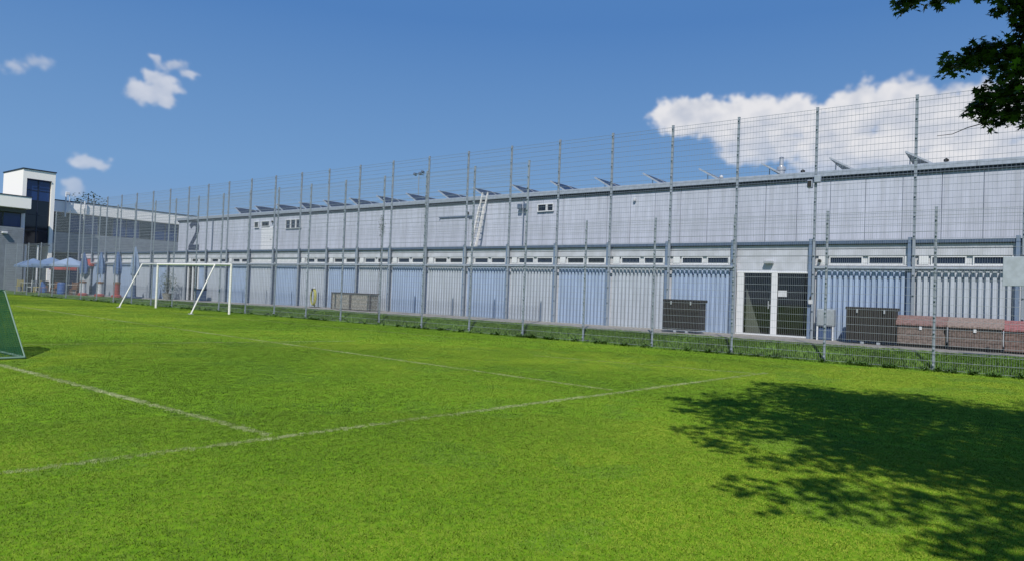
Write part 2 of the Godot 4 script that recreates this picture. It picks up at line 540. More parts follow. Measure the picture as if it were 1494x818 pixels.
func bank_grass() -> void:
	var ms := [tuft(40, 0.11, 0.05, 0.13, 0.008, 61, 0.8), tuft(34, 0.11, 0.05, 0.16, 0.009, 62, 0.9)]
	rng.seed = 63
	var nz := FastNoiseLite.new()
	nz.seed = 64
	nz.frequency = 0.3
	nz.fractal_octaves = 3
	for k in 2:
		var xf := []
		var cols := []
		for i in 11000:
			var z := 12.0 - 86.0 * pow(rng.randf(), 1.25)
			var x := 19.5 + 1.28 * rng.randf() + (rng.randf_range(-0.12, 0.1) if rng.randf() < 0.2 else 0.0)
			var n := nz.get_noise_2d(x * 2.0, z)
			var t := clampf((x - 19.66) / 0.98, 0.0, 1.0)
			var y := gy(z) * clampf((t - 0.05) * 1.05, 0.0, 1.0) - 0.01
			var s := rng.randf_range(0.4, 0.95) * (1.0 + 0.5 * n)
			if x < 19.75:
				s *= 0.75
			if x > 20.25:
				s *= 0.45
			if i % 2 == 0 and x < 19.95:
				s *= 1.25      # uncut growth along the foot of the fence
			var v := 1.0 + 0.5 * n + rng.randf_range(-0.15, 0.15)
			var c := Color(0.118, 0.245, 0.045).lerp(Color(0.17, 0.295, 0.05), rng.randf())
			xf.append(Transform3D(Basis(Vector3.UP, rng.randf() * TAU).scaled(Vector3(1.0, s, 1.0)), Vector3(x, y, z)))
			cols.append(Color(c.r * v, c.g * v, c.b * v))
		stuff(many("bank_grass", ms[k], M.blade, xf, cols))
	# broad-leaved weeds at the foot of the fence
	var st := mb()
	rng.seed = 66
	for i in 14:
		var a := rng.randf() * TAU
		var e := Vector3(cos(a), 0, sin(a))
		var s := Vector3(-e.z, 0, e.x) * 0.022
		var p := e * 0.01
		var m := e * 0.06 + Vector3.UP * rng.randf_range(0.05, 0.11)
		var t := e * 0.13 + Vector3.UP * rng.randf_range(0.03, 0.12)
		tri(st, p, m + s, m - s, Vector3.UP)
		tri(st, m - s, m + s, t, Vector3.UP)
	var xf2 := []
	var cols2 := []
	for i in 420:
		var z := 10.0 - 70.0 * pow(rng.randf(), 1.5)
		var x := 19.45 + 0.5 * rng.randf() * rng.randf()
		xf2.append(Transform3D(Basis(Vector3.UP, rng.randf() * TAU).scaled(Vector3.ONE * rng.randf_range(0.5, 1.3)), Vector3(x, maxf(0.0, (x - 19.7) * 0.42), z)))
		var v := rng.randf_range(0.7, 1.3)
		cols2.append(Color(0.06 * v, 0.125 * v, 0.028 * v))
	stuff(many("weeds", st.commit(), M.blade, xf2, cols2))

func field_line(a: Vector2, b: Vector2, strength: float, seed_: int) -> void:
	# chalk on the grass blades themselves: whitened tufts along the line
	rng.seed = seed_
	var nz := FastNoiseLite.new()
	nz.seed = seed_
	nz.frequency = 0.8
	nz.fractal_octaves = 3
	var ms := tuft(26, 0.03, 0.010, 0.019, 0.004, 71)
	var n := (b - a).length()
	var dir := (b - a) / n
	var nrm := Vector2(-dir.y, dir.x)
	var xf := []
	var cols := []
	var count := int(n * 120.0)
	for i in count:
		var s := rng.randf() * n
		var p := a + dir * s + nrm * (rng.randf_range(-0.035, 0.035) + rng.randfn() * 0.022 + 0.02 * nz.get_noise_1d(s * 0.6))
		var k := strength * clampf(0.66 + 0.55 * nz.get_noise_1d(s * 0.5 + 100.0) + 0.3 * nz.get_noise_1d(s * 4.0) + rng.randf_range(-0.25, 0.25), 0.2, 1.0)
		if rng.randf() > 0.35 + k:
			continue
		var g := Color(0.16, 0.26, 0.03)
		var c := g.lerp(Color(0.60, 0.65, 0.42), k)
		xf.append(Transform3D(Basis(Vector3.UP, rng.randf() * TAU), Vector3(p.x, 0, p.y)))
		cols.append(c)
	structure(many("line_marking", ms, M.blade, xf, cols))

# ---------------------------------------------------------------- fences
# rods of one welded mesh panel in the plane x = 0, from z = 0 to -len
func mesh_panel(len: float, y0: float, y1: float, dz: float, dy: float, rv: float, rh: float) -> ArrayMesh:
	var st := mb()
	var n := int(round(len / dz))
	for i in n + 1:
		var z := -len * i / n
		tube(st, Vector3(0, y0, z), Vector3(0, y1, z), rv, rv, 4, false)
	var m := int(round((y1 - y0) / dy))
	for j in m + 1:
		var y := minf(y0 + dy * j, y1 - 0.01)
		for s in [-1.0, 1.0]:
			tube(st, Vector3(s * (rv + rh), y, 0), Vector3(s * (rv + rh), y, -len), rh, rh, 4, false)
	return st.commit()

func post_mesh(h: float, w: float, d: float, clip: float) -> ArrayMesh:
	var st := mb()
	cbox(st, Vector3(0, h * 0.5 - 0.15, 0), Vector3(d, h + 0.3, w), 0.008)
	cbox(st, Vector3(0, h + 0.006, 0), Vector3(d + 0.01, 0.025, w + 0.01), 0.006)
	var y := 0.15
	while y < h:      # clamps that hold the mesh
		cbox(st, Vector3(-d * 0.5 - 0.018, y, 0), Vector3(0.034, 0.05, w * 0.8), 0.006)
		tube(st, Vector3(-d * 0.5 - 0.035, y, 0), Vector3(-d * 0.5 - 0.05, y, 0), 0.011, 0.011, 6)
		y += clip
	return st.commit()

func fences() -> void:
	var f := thing("mesh_fence", "grey steel mesh fence along the edge of the lawn, nearer and lower of the two", "fence", Vector3(FENCE_X, 0, 0))
	var p4 := post_mesh(4.06, 0.06, 0.05, 0.4)
	var p6 := post_mesh(6.32, 0.065, 0.055, 0.4)
	var m4 := mesh_panel(2.5, 0.06, 4.0, 0.05, 0.2, 0.0019, 0.0037)
	var m6 := mesh_panel(2.5, 0.06, 6.24, 0.05, 0.2, 0.0019, 0.0037)
	rng.seed = 81
	for i in range(-6, 27):
		var z := FENCE_Z - 2.5 * i
		var tall := i >= 5 and i < 23
		var o := put("post", p6 if tall else p4, M.steel, f, Vector3(0, 0, z))
		o.rotation = Vector3(rng.randf_range(-0.003, 0.003), 0, rng.randf_range(-0.003, 0.003))
		if i < 26:
			put("mesh_panel", m6 if tall and i < 22 else m4, M.wire, f, Vector3(-0.055, rng.randf_range(-0.01, 0.01), z))
	# the taller fence, whose posts stand along the annex wall
	var g := thing("ball_stop_fence", "tall grey mesh ball-stop fence rising above the hall along its front wall", "fence", Vector3(POST_X, 0, 0))
	var p8 := post_mesh(8.06, 0.08, 0.07, 0.6)
	var zs := wall_posts()
	for i in zs.size():
		var o := put("post", p8, M.steel, g, Vector3(0, 0, zs[i]))
		o.rotation = Vector3(rng.randf_range(-0.003, 0.003), 0, rng.randf_range(-0.002, 0.002))
		if i < zs.size() - 1:
			var len: float = zs[i] - zs[i + 1]
			var pm := put("mesh_panel", base_back, M.wire_dark, g, Vector3(-0.06, 0, zs[i]))
			pm.scale = Vector3(1, 1, len / 2.5)

var base_back: ArrayMesh

func wall_posts() -> Array:
	var zs := [10.55, 7.98, 5.43, 2.88, 0.33, -2.33, -5.18, -7.78]
	for k in 22:
		zs.append(-10.27 - 2.515 * k)
	return zs

# ---------------------------------------------------------------- the hall
func corrugated(za: float, zb: float, y0: float, y1: float) -> ArrayMesh:
	# trapezoidal sheet whose crests stand 55 mm proud of the valleys
	var st := mb()
	var n := maxi(1, int(round((za - zb) / 0.166)))
	var p := (za - zb) / n
	var prev := Vector3.ZERO
	for i in n:
		var z := za - p * i
		var prof := [[0.0, 0.11], [0.17, 0.11], [0.24, 0.0], [0.75, 0.0], [0.82, 0.11], [1.0, 0.11]]
		for k in prof.size() - 1:
			var a: Array = prof[k]
			var b: Array = prof[k + 1]
			quad(st, Vector3(a[1], y0, z - p * a[0]), Vector3(b[1], y0, z - p * b[0]), Vector3(b[1], y1, z - p * b[0]), Vector3(a[1], y1, z - p * a[0]), Vector3.LEFT)
	return st.commit()

func window(parent: Node3D, x: float, za: float, zb: float, y0: float, y1: float, glass: Material, fw := 0.04) -> void:
	# za > zb; the frame stands 20 mm proud of x, the pane lies 30 mm behind it
	var st := mb()
	bx(st, Vector3(x - 0.02, y1 - fw, za), Vector3(x + 0.06, y1, zb))
	bx(st, Vector3(x - 0.02, y0, za), Vector3(x + 0.06, y0 + fw, zb))
	bx(st, Vector3(x - 0.018, y0 + fw, za), Vector3(x + 0.06, y1 - fw, za - fw))
	bx(st, Vector3(x - 0.018, y0 + fw, zb + fw), Vector3(x + 0.06, y1 - fw, zb))
	var w := obj("window", st, M.frame_white, parent)
	st = mb()
	bx(st, Vector3(x + 0.03, y0 + fw, za - fw), Vector3(x + 0.045, y1 - fw, zb + fw))
	obj("pane", st, glass, w)

# places on the upper wall, measured on a plane 24.4 m away, carried out to the wall itself
func UZ(z: float) -> float:
	return z * UPPER_X / 24.4

func UY(y: float) -> float:
	return (y - 1.504) * UPPER_X / 24.4 + 1.504

func hall() -> void:
	var h := thing("sports_hall", "long pale grey sports hall with solar panels on its flat roof", "building")
	var st := mb()
	var UL := -55.4       # left end of the upper hall
	# core of the hall and of the low annex in front of it
	bx(st, Vector3(UPPER_X + 0.03, -0.5, 14.0), Vector3(52.0, 6.6, UL))
	obj("core", st, M.band, h)
	st = mb()
	bx(st, Vector3(WALL_X + 0.07, -0.5, -7.80), Vector3(UPPER_X + 0.02, 3.5, -60.7))
	bx(st, Vector3(WALL_X + 0.07, -0.5, 14.0), Vector3(UPPER_X + 0.02, 3.5, -5.18))
	bx(st, Vector3(WALL_X + 0.07, 2.7, -5.185), Vector3(UPPER_X + 0.02, 3.5, -7.795))
	bx(st, Vector3(27.45, -0.5, -5.185), Vector3(UPPER_X + 0.02, 2.69, -7.795))
	obj("annex_core", st, M.band, h)
	st = mb()
	bx(st, Vector3(UPPER_X + 0.02, -0.5, UL - 0.01), Vector3(31.0, 3.5, -60.7))
	obj("annex_end", st, M.band, h)
	st = mb()
	bx(st, Vector3(UPPER_X + 0.2, 6.6, 14.0), Vector3(51.8, 6.64, UL + 0.1))
	obj("roof", st, M.roofing, h)
	# upper wall: flat panels with open joints
	rng.seed = 91
	var z := 13.9
	while z > UL + 0.2:
		var w := minf(1.22, z - UL)
		st = mb()
		cbox(st, Vector3(UPPER_X, 5.02, z - w * 0.5), Vector3(0.05, 3.0, w - 0.02), 0.006)
		obj("wall_panel", st, M["panel%d" % (rng.randi() % 4)], h, Vector3(rng.randf_range(-0.002, 0.002), 0, 0))
		z -= 1.22
	# parapet: pale coping over a dark strip painted as its shadow
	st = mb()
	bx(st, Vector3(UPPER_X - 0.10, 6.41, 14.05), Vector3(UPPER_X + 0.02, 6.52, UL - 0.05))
	obj("trim_and_shade", st, M.trim_and_shade, h)
	var cz := 14.05
	while cz > UL:
		st = mb()
		var ce := maxf(cz - 3.0, UL - 0.08)
		cbox(st, Vector3(UPPER_X + 0.02, 6.635, (cz + ce) * 0.5), Vector3(0.42, 0.225, cz - ce - 0.006), 0.012)
		obj("coping", st, M.coping, h)
		cz -= 3.0
	# ledge of the annex with its eave beam
	st = mb()
	bx(st, Vector3(WALL_X - 0.02, 3.5, 14.0), Vector3(UPPER_X - 0.03, 3.59, -60.7))
	obj("annex_roof", st, M.roofing, h)
	st = mb()
	cbox(st, Vector3(WALL_X - 0.06, 3.58, -23.3), Vector3(0.08, 0.11, 74.7), 0.01)
	obj("eave_beam", st, M.eave, h)
	# bays between the posts
	var zs := wall_posts()
	var rib := {}
	for i in zs.size() - 1:
		var za: float = zs[i] - 0.05
		var zb: float = zs[i + 1] + 0.05
		var g := gy(zb) - 0.05
		var door_bay: bool = absf(zs[i] + 5.18) < 0.01
		var far_door: bool = zs[i] < -42.0 and zs[i] > -43.5
		var blue := i % 2 == 1
		var mt: Material = M.sheet_blue if blue else M.sheet_grey
		if i == 5 or i == 7:
			mt = M.sheet_blue
		elif i > 7:
			mt = M.sheet_grey if (i - 7) % 2 == 1 else M.sheet_blue
		elif i < 5:
			mt = M.sheet_grey if i % 2 == 0 else M.sheet_blue
		# cladding above the windows, in two boards
		for q in [[3.145, 3.365], [3.375, 3.52]]:
			st = mb()
			cbox(st, Vector3(WALL_X + 0.02, (q[0] + q[1]) * 0.5, (za + zb) * 0.5), Vector3(0.06, q[1] - q[0], za - zb + 0.08), 0.006)
			obj("cladding_panel", st, M.band, h)
		if door_bay:
			st = mb()
			cbox(st, Vector3(WALL_X + 0.02, 2.86, (za + zb) * 0.5), Vector3(0.06, 0.55, za - zb + 0.08), 0.006)
			obj("cladding_panel", st, M.band, h)
			continue
		# wall between sill and cladding, then windows set in it
		st = mb()
		bx(st, Vector3(WALL_X + 0.058, 2.66, za + 0.04), Vector3(WALL_X + 0.068, 3.135, zb - 0.04))
		obj("window_band", st, M.white, h)
		var blank: bool = zs[i] < -32.0 and zs[i] > -37.5 or zs[i] < -43.0
		if not blank:
			var L := za - zb
			var pw := (L - 0.78) * 0.5
			window(h, WALL_X + 0.02, za - 0.24, za - 0.24 - pw, 2.87, 3.13, M.blue_glass if (i * 7) % 3 else M.dark_glass, 0.03)
			window(h, WALL_X + 0.02, zb + 0.38 + pw, zb + 0.38, 2.87, 3.13, M.blue_glass if (i * 5) % 3 else M.dark_glass, 0.03)
			for q in [[za - 0.02, za - 0.22], [zb + 0.32, zb + 0.06]]:
				st = mb()
				cbox(st, Vector3(WALL_X - 0.02, 3.0, (q[0] + q[1]) * 0.5), Vector3(0.08, 0.26, absf(q[0] - q[1])), 0.008)
				obj("window_block", st, M.frame_white, h)
		st = mb()
		cbox(st, Vector3(WALL_X - 0.03, 2.835, (za + zb) * 0.5), Vector3(0.12, 0.05, za - zb + 0.08), 0.01)
		obj("sill", st, M.white, h)
		st = mb()
		cbox(st, Vector3(WALL_X - 0.2, 2.755, (za + zb) * 0.5), Vector3(0.07, 0.075, za - zb + 0.06), 0.012)
		obj("rail", st, M.coping, h)
		if far_door:
			put("corrugated_sheet", corrugated(za, za - 0.95, g, 2.68), mt, h, Vector3(WALL_X - 0.05, 0, 0))
			far_entrance(h, za - 1.0, zb)
		else:
			put("corrugated_sheet", corrugated(za, zb, g, 2.68), mt, h, Vector3(WALL_X - 0.05, 0, 0))
	# steel columns beside the posts
	for i in zs.size():
		var zc: float = zs[i] - 0.125
		var g := gy(zc)
		st = mb()
		cbox(st, Vector3(WALL_X - 0.075, (3.66 + g) * 0.5, zc), Vector3(0.13, 3.66 - g + 0.1, 0.11), 0.008)
		obj("column", st, M.column, h)
	main_entrance(h)
	# openings of the upper wall
	var ux := UPPER_X - 0.03
	window(h, ux - 0.07, UZ(-15.90), UZ(-16.24), UY(5.16), UY(5.50), M.dark_glass)
	window(h, ux - 0.07, UZ(-16.26), UZ(-16.74), UY(5.16), UY(5.50), M.dark_glass)
	for k in 3:
		window(h, ux - 0.07, UZ(-33.62 - 0.51 * k), UZ(-34.11 - 0.51 * k), UY(4.92), UY(5.48), M.blue_glass)
	window(h, ux - 0.07, UZ(-37.95), UZ(-38.42), UY(5.06), UY(5.47), M.dark_glass)
	window(h, ux - 0.07, UZ(-36.78), UZ(-37.64), UY(5.12), UY(5.47), M.dark_glass)
	st = mb()
	cbox(st, Vector3(ux - 0.012, 4.6, UZ(-37.05)), Vector3(0.05, 2.1, 1.4), 0.008)
	var d := obj("roof_door", st, M.frame_white, h)
	st = mb()
	box(st, Vector3(ux - 0.05, 4.75, UZ(-36.6)), Vector3(0.04, 0.03, 0.12))
	obj("handle", st, M.black_edge, d)
	st = mb()
	cbox(st, Vector3(ux - 0.015, 4.62, UZ(-21.62)), Vector3(0.05, 2.1, 2.1), 0.008)
	var hatch := obj("sliding_hatch", st, M.panel1, h)
	st = mb()
	box(st, Vector3(ux - 0.06, UY(5.12), UZ(-21.5)), Vector3(0.09, 0.05, 2.5))
	obj("track", st, M.eave, hatch)
	for q in [-29.68, -43.3]:
		st = mb()
		tube(st, Vector3(ux - 0.06, 3.6, UZ(q)), Vector3(ux - 0.06, 6.38, UZ(q)), 0.045, 0.045, 8)
		tube(st, Vector3(ux - 0.06, 6.38, UZ(q)), Vector3(ux - 0.02, 6.46, UZ(q)), 0.045, 0.045, 8)
		obj("downpipe", st, M.eave, h)
	# bracketed floodlight on a short pole, small wall boxes
	st = mb()
	tube(st, Vector3(ux - 0.12, 3.6, UZ(-17.45)), Vector3(ux - 0.12, 6.4, UZ(-17.45)), 0.03, 0.03, 6)
	for q in [-17.62, -17.3]:
		cbox(st, Vector3(ux - 0.2, UY(5.42), UZ(q)), Vector3(0.16, 0.26, 0.24), 0.02)
	obj("floodlight", st, M.eave, h)
	for q in [[5.45, -12.05, M.white], [5.28, -20.75, M.black_edge], [5.4, -36.5, M.black_edge]]:
		st = mb()
		cbox(st, Vector3(ux - 0.07, UY(q[0]), UZ(q[1])), Vector3(0.12, 0.14, 0.11), 0.015)
		obj("wall_box", st, q[2], h)
	# chimney and roof vents
	st = mb()
	lathe(st, Vector3(30.5, 6.62, -8.1), [Vector2(0.16, 0), Vector2(0.16, 0.72), Vector2(0.19, 0.74), Vector2(0.19, 0.88), Vector2(0.09, 0.94), Vector2(0.085, 1.28), Vector2(0.11, 1.3), Vector2(0.0, 1.36)], 14)
	obj("chimney", st, M.alu, h)
	for q in [[28.9, -10.19, M.white], [29.0, -6.85, M.black_edge], [28.9, -1.9, M.black_edge]]:
		st = mb()
		lathe(st, Vector3(q[0], 6.62, q[1]), [Vector2(0.05, 0), Vector2(0.05, 0.30), Vector2(0.085, 0.31), Vector2(0.085, 0.38), Vector2(0.0, 0.44)], 10)
		obj("roof_vent", st, q[2], h)
	# painted numeral on the far end of the front wall
	var tm := TextMesh.new()
	tm.text = "2"
	var sf := SystemFont.new()
	sf.font_names = PackedStringArray(["Droid Sans"])
	sf.font_weight = 700
	tm.font = sf
	tm.font_size = 96
	tm.pixel_size = 0.0342
	tm.depth = 0.02
	var nm := put("numeral", tm, M.numeral, h, Vector3(ux - 0.012, 5.25, UZ(-45.75)))
	nm.rotation.y = -PI / 2
	# lamps and cameras over the entrance and by the posts
	for q in [[2.93, -6.65], [2.98, -7.86], [2.98, -5.02]]:
		st = mb()
		cbox(st, Vector3(WALL_X - 0.10, q[0], q[1]), Vector3(0.2, 0.1, 0.3 if q[1] == -6.65 else 0.09), 0.02)
		obj("wall_lamp" if q[1] == -6.65 else "camera_housing", st, M.black_edge if q[1] != -6.65 else M.alu, h)

func main_entrance(h: Node3D) -> void:
	var g := gy(-6.0)
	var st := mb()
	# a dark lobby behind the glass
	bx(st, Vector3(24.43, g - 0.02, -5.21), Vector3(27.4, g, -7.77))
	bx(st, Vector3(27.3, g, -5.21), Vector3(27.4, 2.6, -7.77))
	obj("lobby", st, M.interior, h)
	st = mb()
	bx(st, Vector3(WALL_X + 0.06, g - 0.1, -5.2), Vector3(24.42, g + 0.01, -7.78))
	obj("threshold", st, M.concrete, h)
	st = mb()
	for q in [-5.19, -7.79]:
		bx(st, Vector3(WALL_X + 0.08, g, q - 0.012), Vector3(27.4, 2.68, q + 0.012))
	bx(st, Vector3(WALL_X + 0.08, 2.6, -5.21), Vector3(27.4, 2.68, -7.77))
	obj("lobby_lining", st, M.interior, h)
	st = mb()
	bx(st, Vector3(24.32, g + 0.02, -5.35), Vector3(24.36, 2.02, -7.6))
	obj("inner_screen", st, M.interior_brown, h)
	# white frame: jambs, head, mullion, foot
	var fx := WALL_X + 0.0
	st = mb()
	for q in [[-7.74, -7.50], [-6.56, -6.36], [-5.30, -5.22]]:
		cbox(st, Vector3(fx, (g + 2.56) * 0.5, (q[0] + q[1]) * 0.5), Vector3(0.12, 2.56 - g, q[1] - q[0]), 0.01)
	cbox(st, Vector3(fx, 2.585, -6.48), Vector3(0.125, 0.055, 2.54), 0.008)
	cbox(st, Vector3(fx, g + 0.03, -6.48), Vector3(0.126, 0.06, 2.54), 0.008)
	var dr := obj("entrance_door", st, M.frame_white, h)
	for q in [[-7.50, -6.56], [-6.36, -5.30]]:
		st = mb()
		bx(st, Vector3(fx + 0.01, g + 0.06, q[0] + 0.002), Vector3(fx + 0.018, 2.555, q[1] - 0.002))
		obj("pane", st, M.pane, dr)
	st = mb()
	tube(st, Vector3(fx - 0.12, 1.35, -6.62), Vector3(fx - 0.12, 1.62, -6.62), 0.016, 0.016, 8)
	tube(st, Vector3(fx - 0.12, 1.48, -6.62), Vector3(fx - 0.02, 1.48, -6.55), 0.012, 0.012, 6)
	obj("handle", st, M.alu, dr)
	st = mb()
	bx(st, Vector3(fx - 0.002, 1.78, -6.34), Vector3(fx + 0.006, 1.99, -6.05))
	obj("notice", st, M.white, dr)
	# pale triangle added behind the left leaf to imitate a reflection
	st = mb()
	var P := [Vector3(24.12, g + 0.06, -7.47), Vector3(24.12, g + 0.06, -6.95), Vector3(24.12, 2.05, -7.47)]
	tri(st, P[0], P[1], P[2], Vector3.LEFT)
	var o := Vector3(0.03, 0, 0)
	tri(st, P[0] + o, P[1] + o, P[2] + o, Vector3.RIGHT)
	quad(st, P[1], P[2], P[2] + o, P[1] + o)
	quad(st, P[0], P[2], P[2] + o, P[0] + o)
	obj("reflection_wedge", st, M.leaning, h)

func far_entrance(h: Node3D, za: float, zb: float) -> void:
	var g := gy(za)
	var st := mb()
	for q in [za, (za + zb) * 0.5, zb + 0.1]:
		cbox(st, Vector3(WALL_X - 0.01, (g + 2.62) * 0.5, q - 0.05), Vector3(0.12, 2.62 - g, 0.11), 0.01)
	cbox(st, Vector3(WALL_X - 0.01, 2.65, (za + zb) * 0.5), Vector3(0.126, 0.07, za - zb), 0.008)
	var dr := obj("side_door", st, M.frame_white, h)
	st = mb()
	bx(st, Vector3(WALL_X + 0.02, g, za), Vector3(WALL_X + 0.035, 2.62, zb))
	obj("pane", st, M.dark_glass, dr)

func solar() -> void:
	var zs := [-3.17, -5.78, -8.40, -11.11, -13.81, -16.38, -18.97, -21.49, -24.14, -26.78, -29.41, -32.02, -34.63, -37.30, -39.97, -42.65, -45.33, -47.98]
	var words := ["nearest", "second", "third", "fourth", "fifth", "sixth", "seventh", "eighth", "ninth", "tenth", "eleventh", "twelfth", "thirteenth", "fourteenth", "fifteenth", "sixteenth", "seventeenth", "farthest"]
	var proto: Node3D
	for i in zs.size():
		var label := "tilted solar panel row at the hall roof's edge, %s counting from the right" % words[i]
		if i == 0:
			label = "rightmost of the tilted solar panel rows at the hall roof's edge"
		elif i == zs.size() - 1:
			label = "leftmost of the tilted solar panel rows at the hall roof's edge"
		if proto:
			dup(proto, "solar_panel_row", label, Vector3(28.65, 6.64, zs[i]))
			continue
		proto = thing("solar_panel_row", label, "solar panel", Vector3(28.65, 6.64, zs[i]), 0.0, "solar panel rows on the hall roof")
		var b := Basis(Vector3.RIGHT, deg_to_rad(31.0))
		for k in 4:
			var st := mb()
			var c := Vector3(0.84 + 1.69 * k, 0.42, 0.50)
			box(st, c, Vector3(1.64, 0.03, 1.14), b)
			var md := obj("solar_module", st, M.pv, proto)
			st = mb()
			box(st, c + b * Vector3(0, -0.019, 0), Vector3(1.62, 0.006, 1.12), b)
			obj("back_sheet", st, M.white_paint, md)
			st = mb()
			for s in [-1.0, 1.0]:
				box(st, c + b * Vector3(s * 0.832, 0.0, 0), Vector3(0.035, 0.065, 1.20), b)
				box(st, c + b * Vector3(0, 0.0, s * 0.585), Vector3(1.63, 0.046, 0.03), b)
			obj("frame", st, M.alu, md)
		var st2 := mb()
		for k in 4:
			var x := 0.95 + 1.69 * k
			tube(st2, Vector3(x, 0.0, 0.05), Vector3(x, 0.66, 0.05), 0.02, 0.02, 4)
			tube(st2, Vector3(x, 0.0, 0.85), Vector3(x, 0.1, 0.85), 0.02, 0.02, 4)
			tube(st2, Vector3(x, 0.02, 0.0), Vector3(x, 0.02, 0.95), 0.02, 0.02, 4)
		obj("support", st2, M.alu, proto)

# ---------------------------------------------------------------- things by the wall
func ladder() -> void:
	var t := thing("ladder", "silver extension ladder leaning against the upper hall wall from the annex roof", "ladder", Vector3(27.55, 3.6, -23.2))
	var st: SurfaceTool
	var top := Vector3(0.5, 3.32, 0.27)
	for k in 2:
		st = mb()
		var off := Vector3(0, 0, 0.36 * k)
		var foot := Vector3(-0.06, 0, 0) + off
		var dirv: Vector3 = top - Vector3(-0.06, 0, 0)
		var b := Basis.looking_at(dirv, Vector3.LEFT)
		box(st, foot + dirv * 0.5, Vector3(0.045, 0.09, dirv.length()), b)
		box(st, foot + dirv * 0.39 + Vector3(-0.06, 0, 0.02 - 0.04 * k), Vector3(0.05, 0.10, dirv.length() * 0.76), b)
		obj("rail", st, M.white_paint, t)
	for i in 11:
		st = mb()
		var p := Vector3(-0.06, 0, 0).lerp(top, (i + 0.7) / 11.6)
		tube(st, p, p + Vector3(0, 0, 0.36), 0.017, 0.017, 6)
		if i < 8:
			tube(st, p + Vector3(-0.06, 0.05, 0), p + Vector3(-0.06, 0.05, 0.36), 0.017, 0.017, 6)
		obj("rung", st, M.white_paint, t)

func storage_box(label: String, at: Vector3, len: float, dep: float, hgt: float) -> void:
	# dark box of upright boards with a lid, two latches and low feet; its front faces the lawn
	var t := thing("storage_box", label, "storage box", at, 0.0, "black storage boxes by the hall wall")
	var st := mb()
	cbox(st, Vector3(0, hgt * 0.47 + 0.05, 0), Vector3(dep - 0.05, hgt * 0.86, len - 0.05), 0.01)
	var bd := obj("body", st, M.black_plastic, t)
	var n := int(len / 0.115)
	for i in n:
		st = mb()
		cbox(st, Vector3(-dep * 0.5 + 0.015, hgt * 0.47 + 0.05, -len * 0.5 + len * (i + 0.5) / n), Vector3(0.035, hgt * 0.86, len / n - 0.012), 0.006)
		obj("slat", st, M.black_plastic, bd)
	st = mb()
	cbox(st, Vector3(0, hgt * 0.95, 0), Vector3(dep + 0.04, hgt * 0.08, len + 0.04), 0.02)
	obj("lid", st, M.black_edge, t)
	for s in [-1.0, 1.0]:
		st = mb()
		cbox(st, Vector3(-dep * 0.5 - 0.035, hgt * 0.88, s * len * 0.27), Vector3(0.03, 0.12, 0.05), 0.008)
		obj("latch", st, M.alu, t)
		st = mb()
		cbox(st, Vector3(-dep * 0.5 + 0.04, 0.035, s * len * 0.16), Vector3(0.08, 0.07, 0.1), 0.01)
		obj("foot", st, M.grey_box, t)

func chest(label: String, at: Vector3, len: float, body: Material, lid: Material) -> void:
	# weathered chest with an overhanging lid that slopes to the front
	var t := thing("chest", label, "chest", at, 0.0, "weathered chests by the hall wall")
	var st := mb()
	cbox(st, Vector3(0, 0.37, 0), Vector3(0.74, 0.58, len), 0.015)
	var bd := obj("body", st, body, t)
	for k in 4:
		st = mb()
		cbox(st, Vector3(-0.38, 0.155 + 0.145 * k, 0), Vector3(0.028, 0.137, len - 0.03), 0.006)
		obj("plank", st, body, bd)
	st = mb()
	bx(st, Vector3(-0.34, 0.0, -len * 0.5 + 0.04), Vector3(0.34, 0.08, len * 0.5 - 0.04))
	obj("base", st, M.black_edge, t)
	st = mb()
	var l := len * 0.5 + 0.035
	var prof := [Vector2(-0.45, 0.635), Vector2(-0.45, 0.685), Vector2(0.32, 0.915), Vector2(0.40, 0.915), Vector2(0.40, 0.63)]
	for i in prof.size():
		var p: Vector2 = prof[i]
		var q: Vector2 = prof[(i + 1) % prof.size()]
		quad(st, Vector3(p.x, p.y, -l), Vector3(q.x, q.y, -l), Vector3(q.x, q.y, l), Vector3(p.x, p.y, l), Vector3((p.x + q.x) * 0.5, (p.y + q.y) * 0.5 - 0.75, 0) * Vector3(0.2, 1, 1) if i in [1, 2, 4] else Vector3(-1 if i == 0 else 1, 0, 0))
	for s in [-1.0, 1.0]:
		for i in range(1, prof.size() - 1):
			tri(st, Vector3(prof[0].x, prof[0].y, s * l), Vector3(prof[i].x, prof[i].y, s * l), Vector3(prof[i + 1].x, prof[i + 1].y, s * l), Vector3(0, 0, s))
	obj("lid", st, lid, t)
	st = mb()
	cbox(st, Vector3(-0.41, 0.565, 0), Vector3(0.03, 0.11, 0.07), 0.008)
	obj("hasp", st, M.frame_white, t)

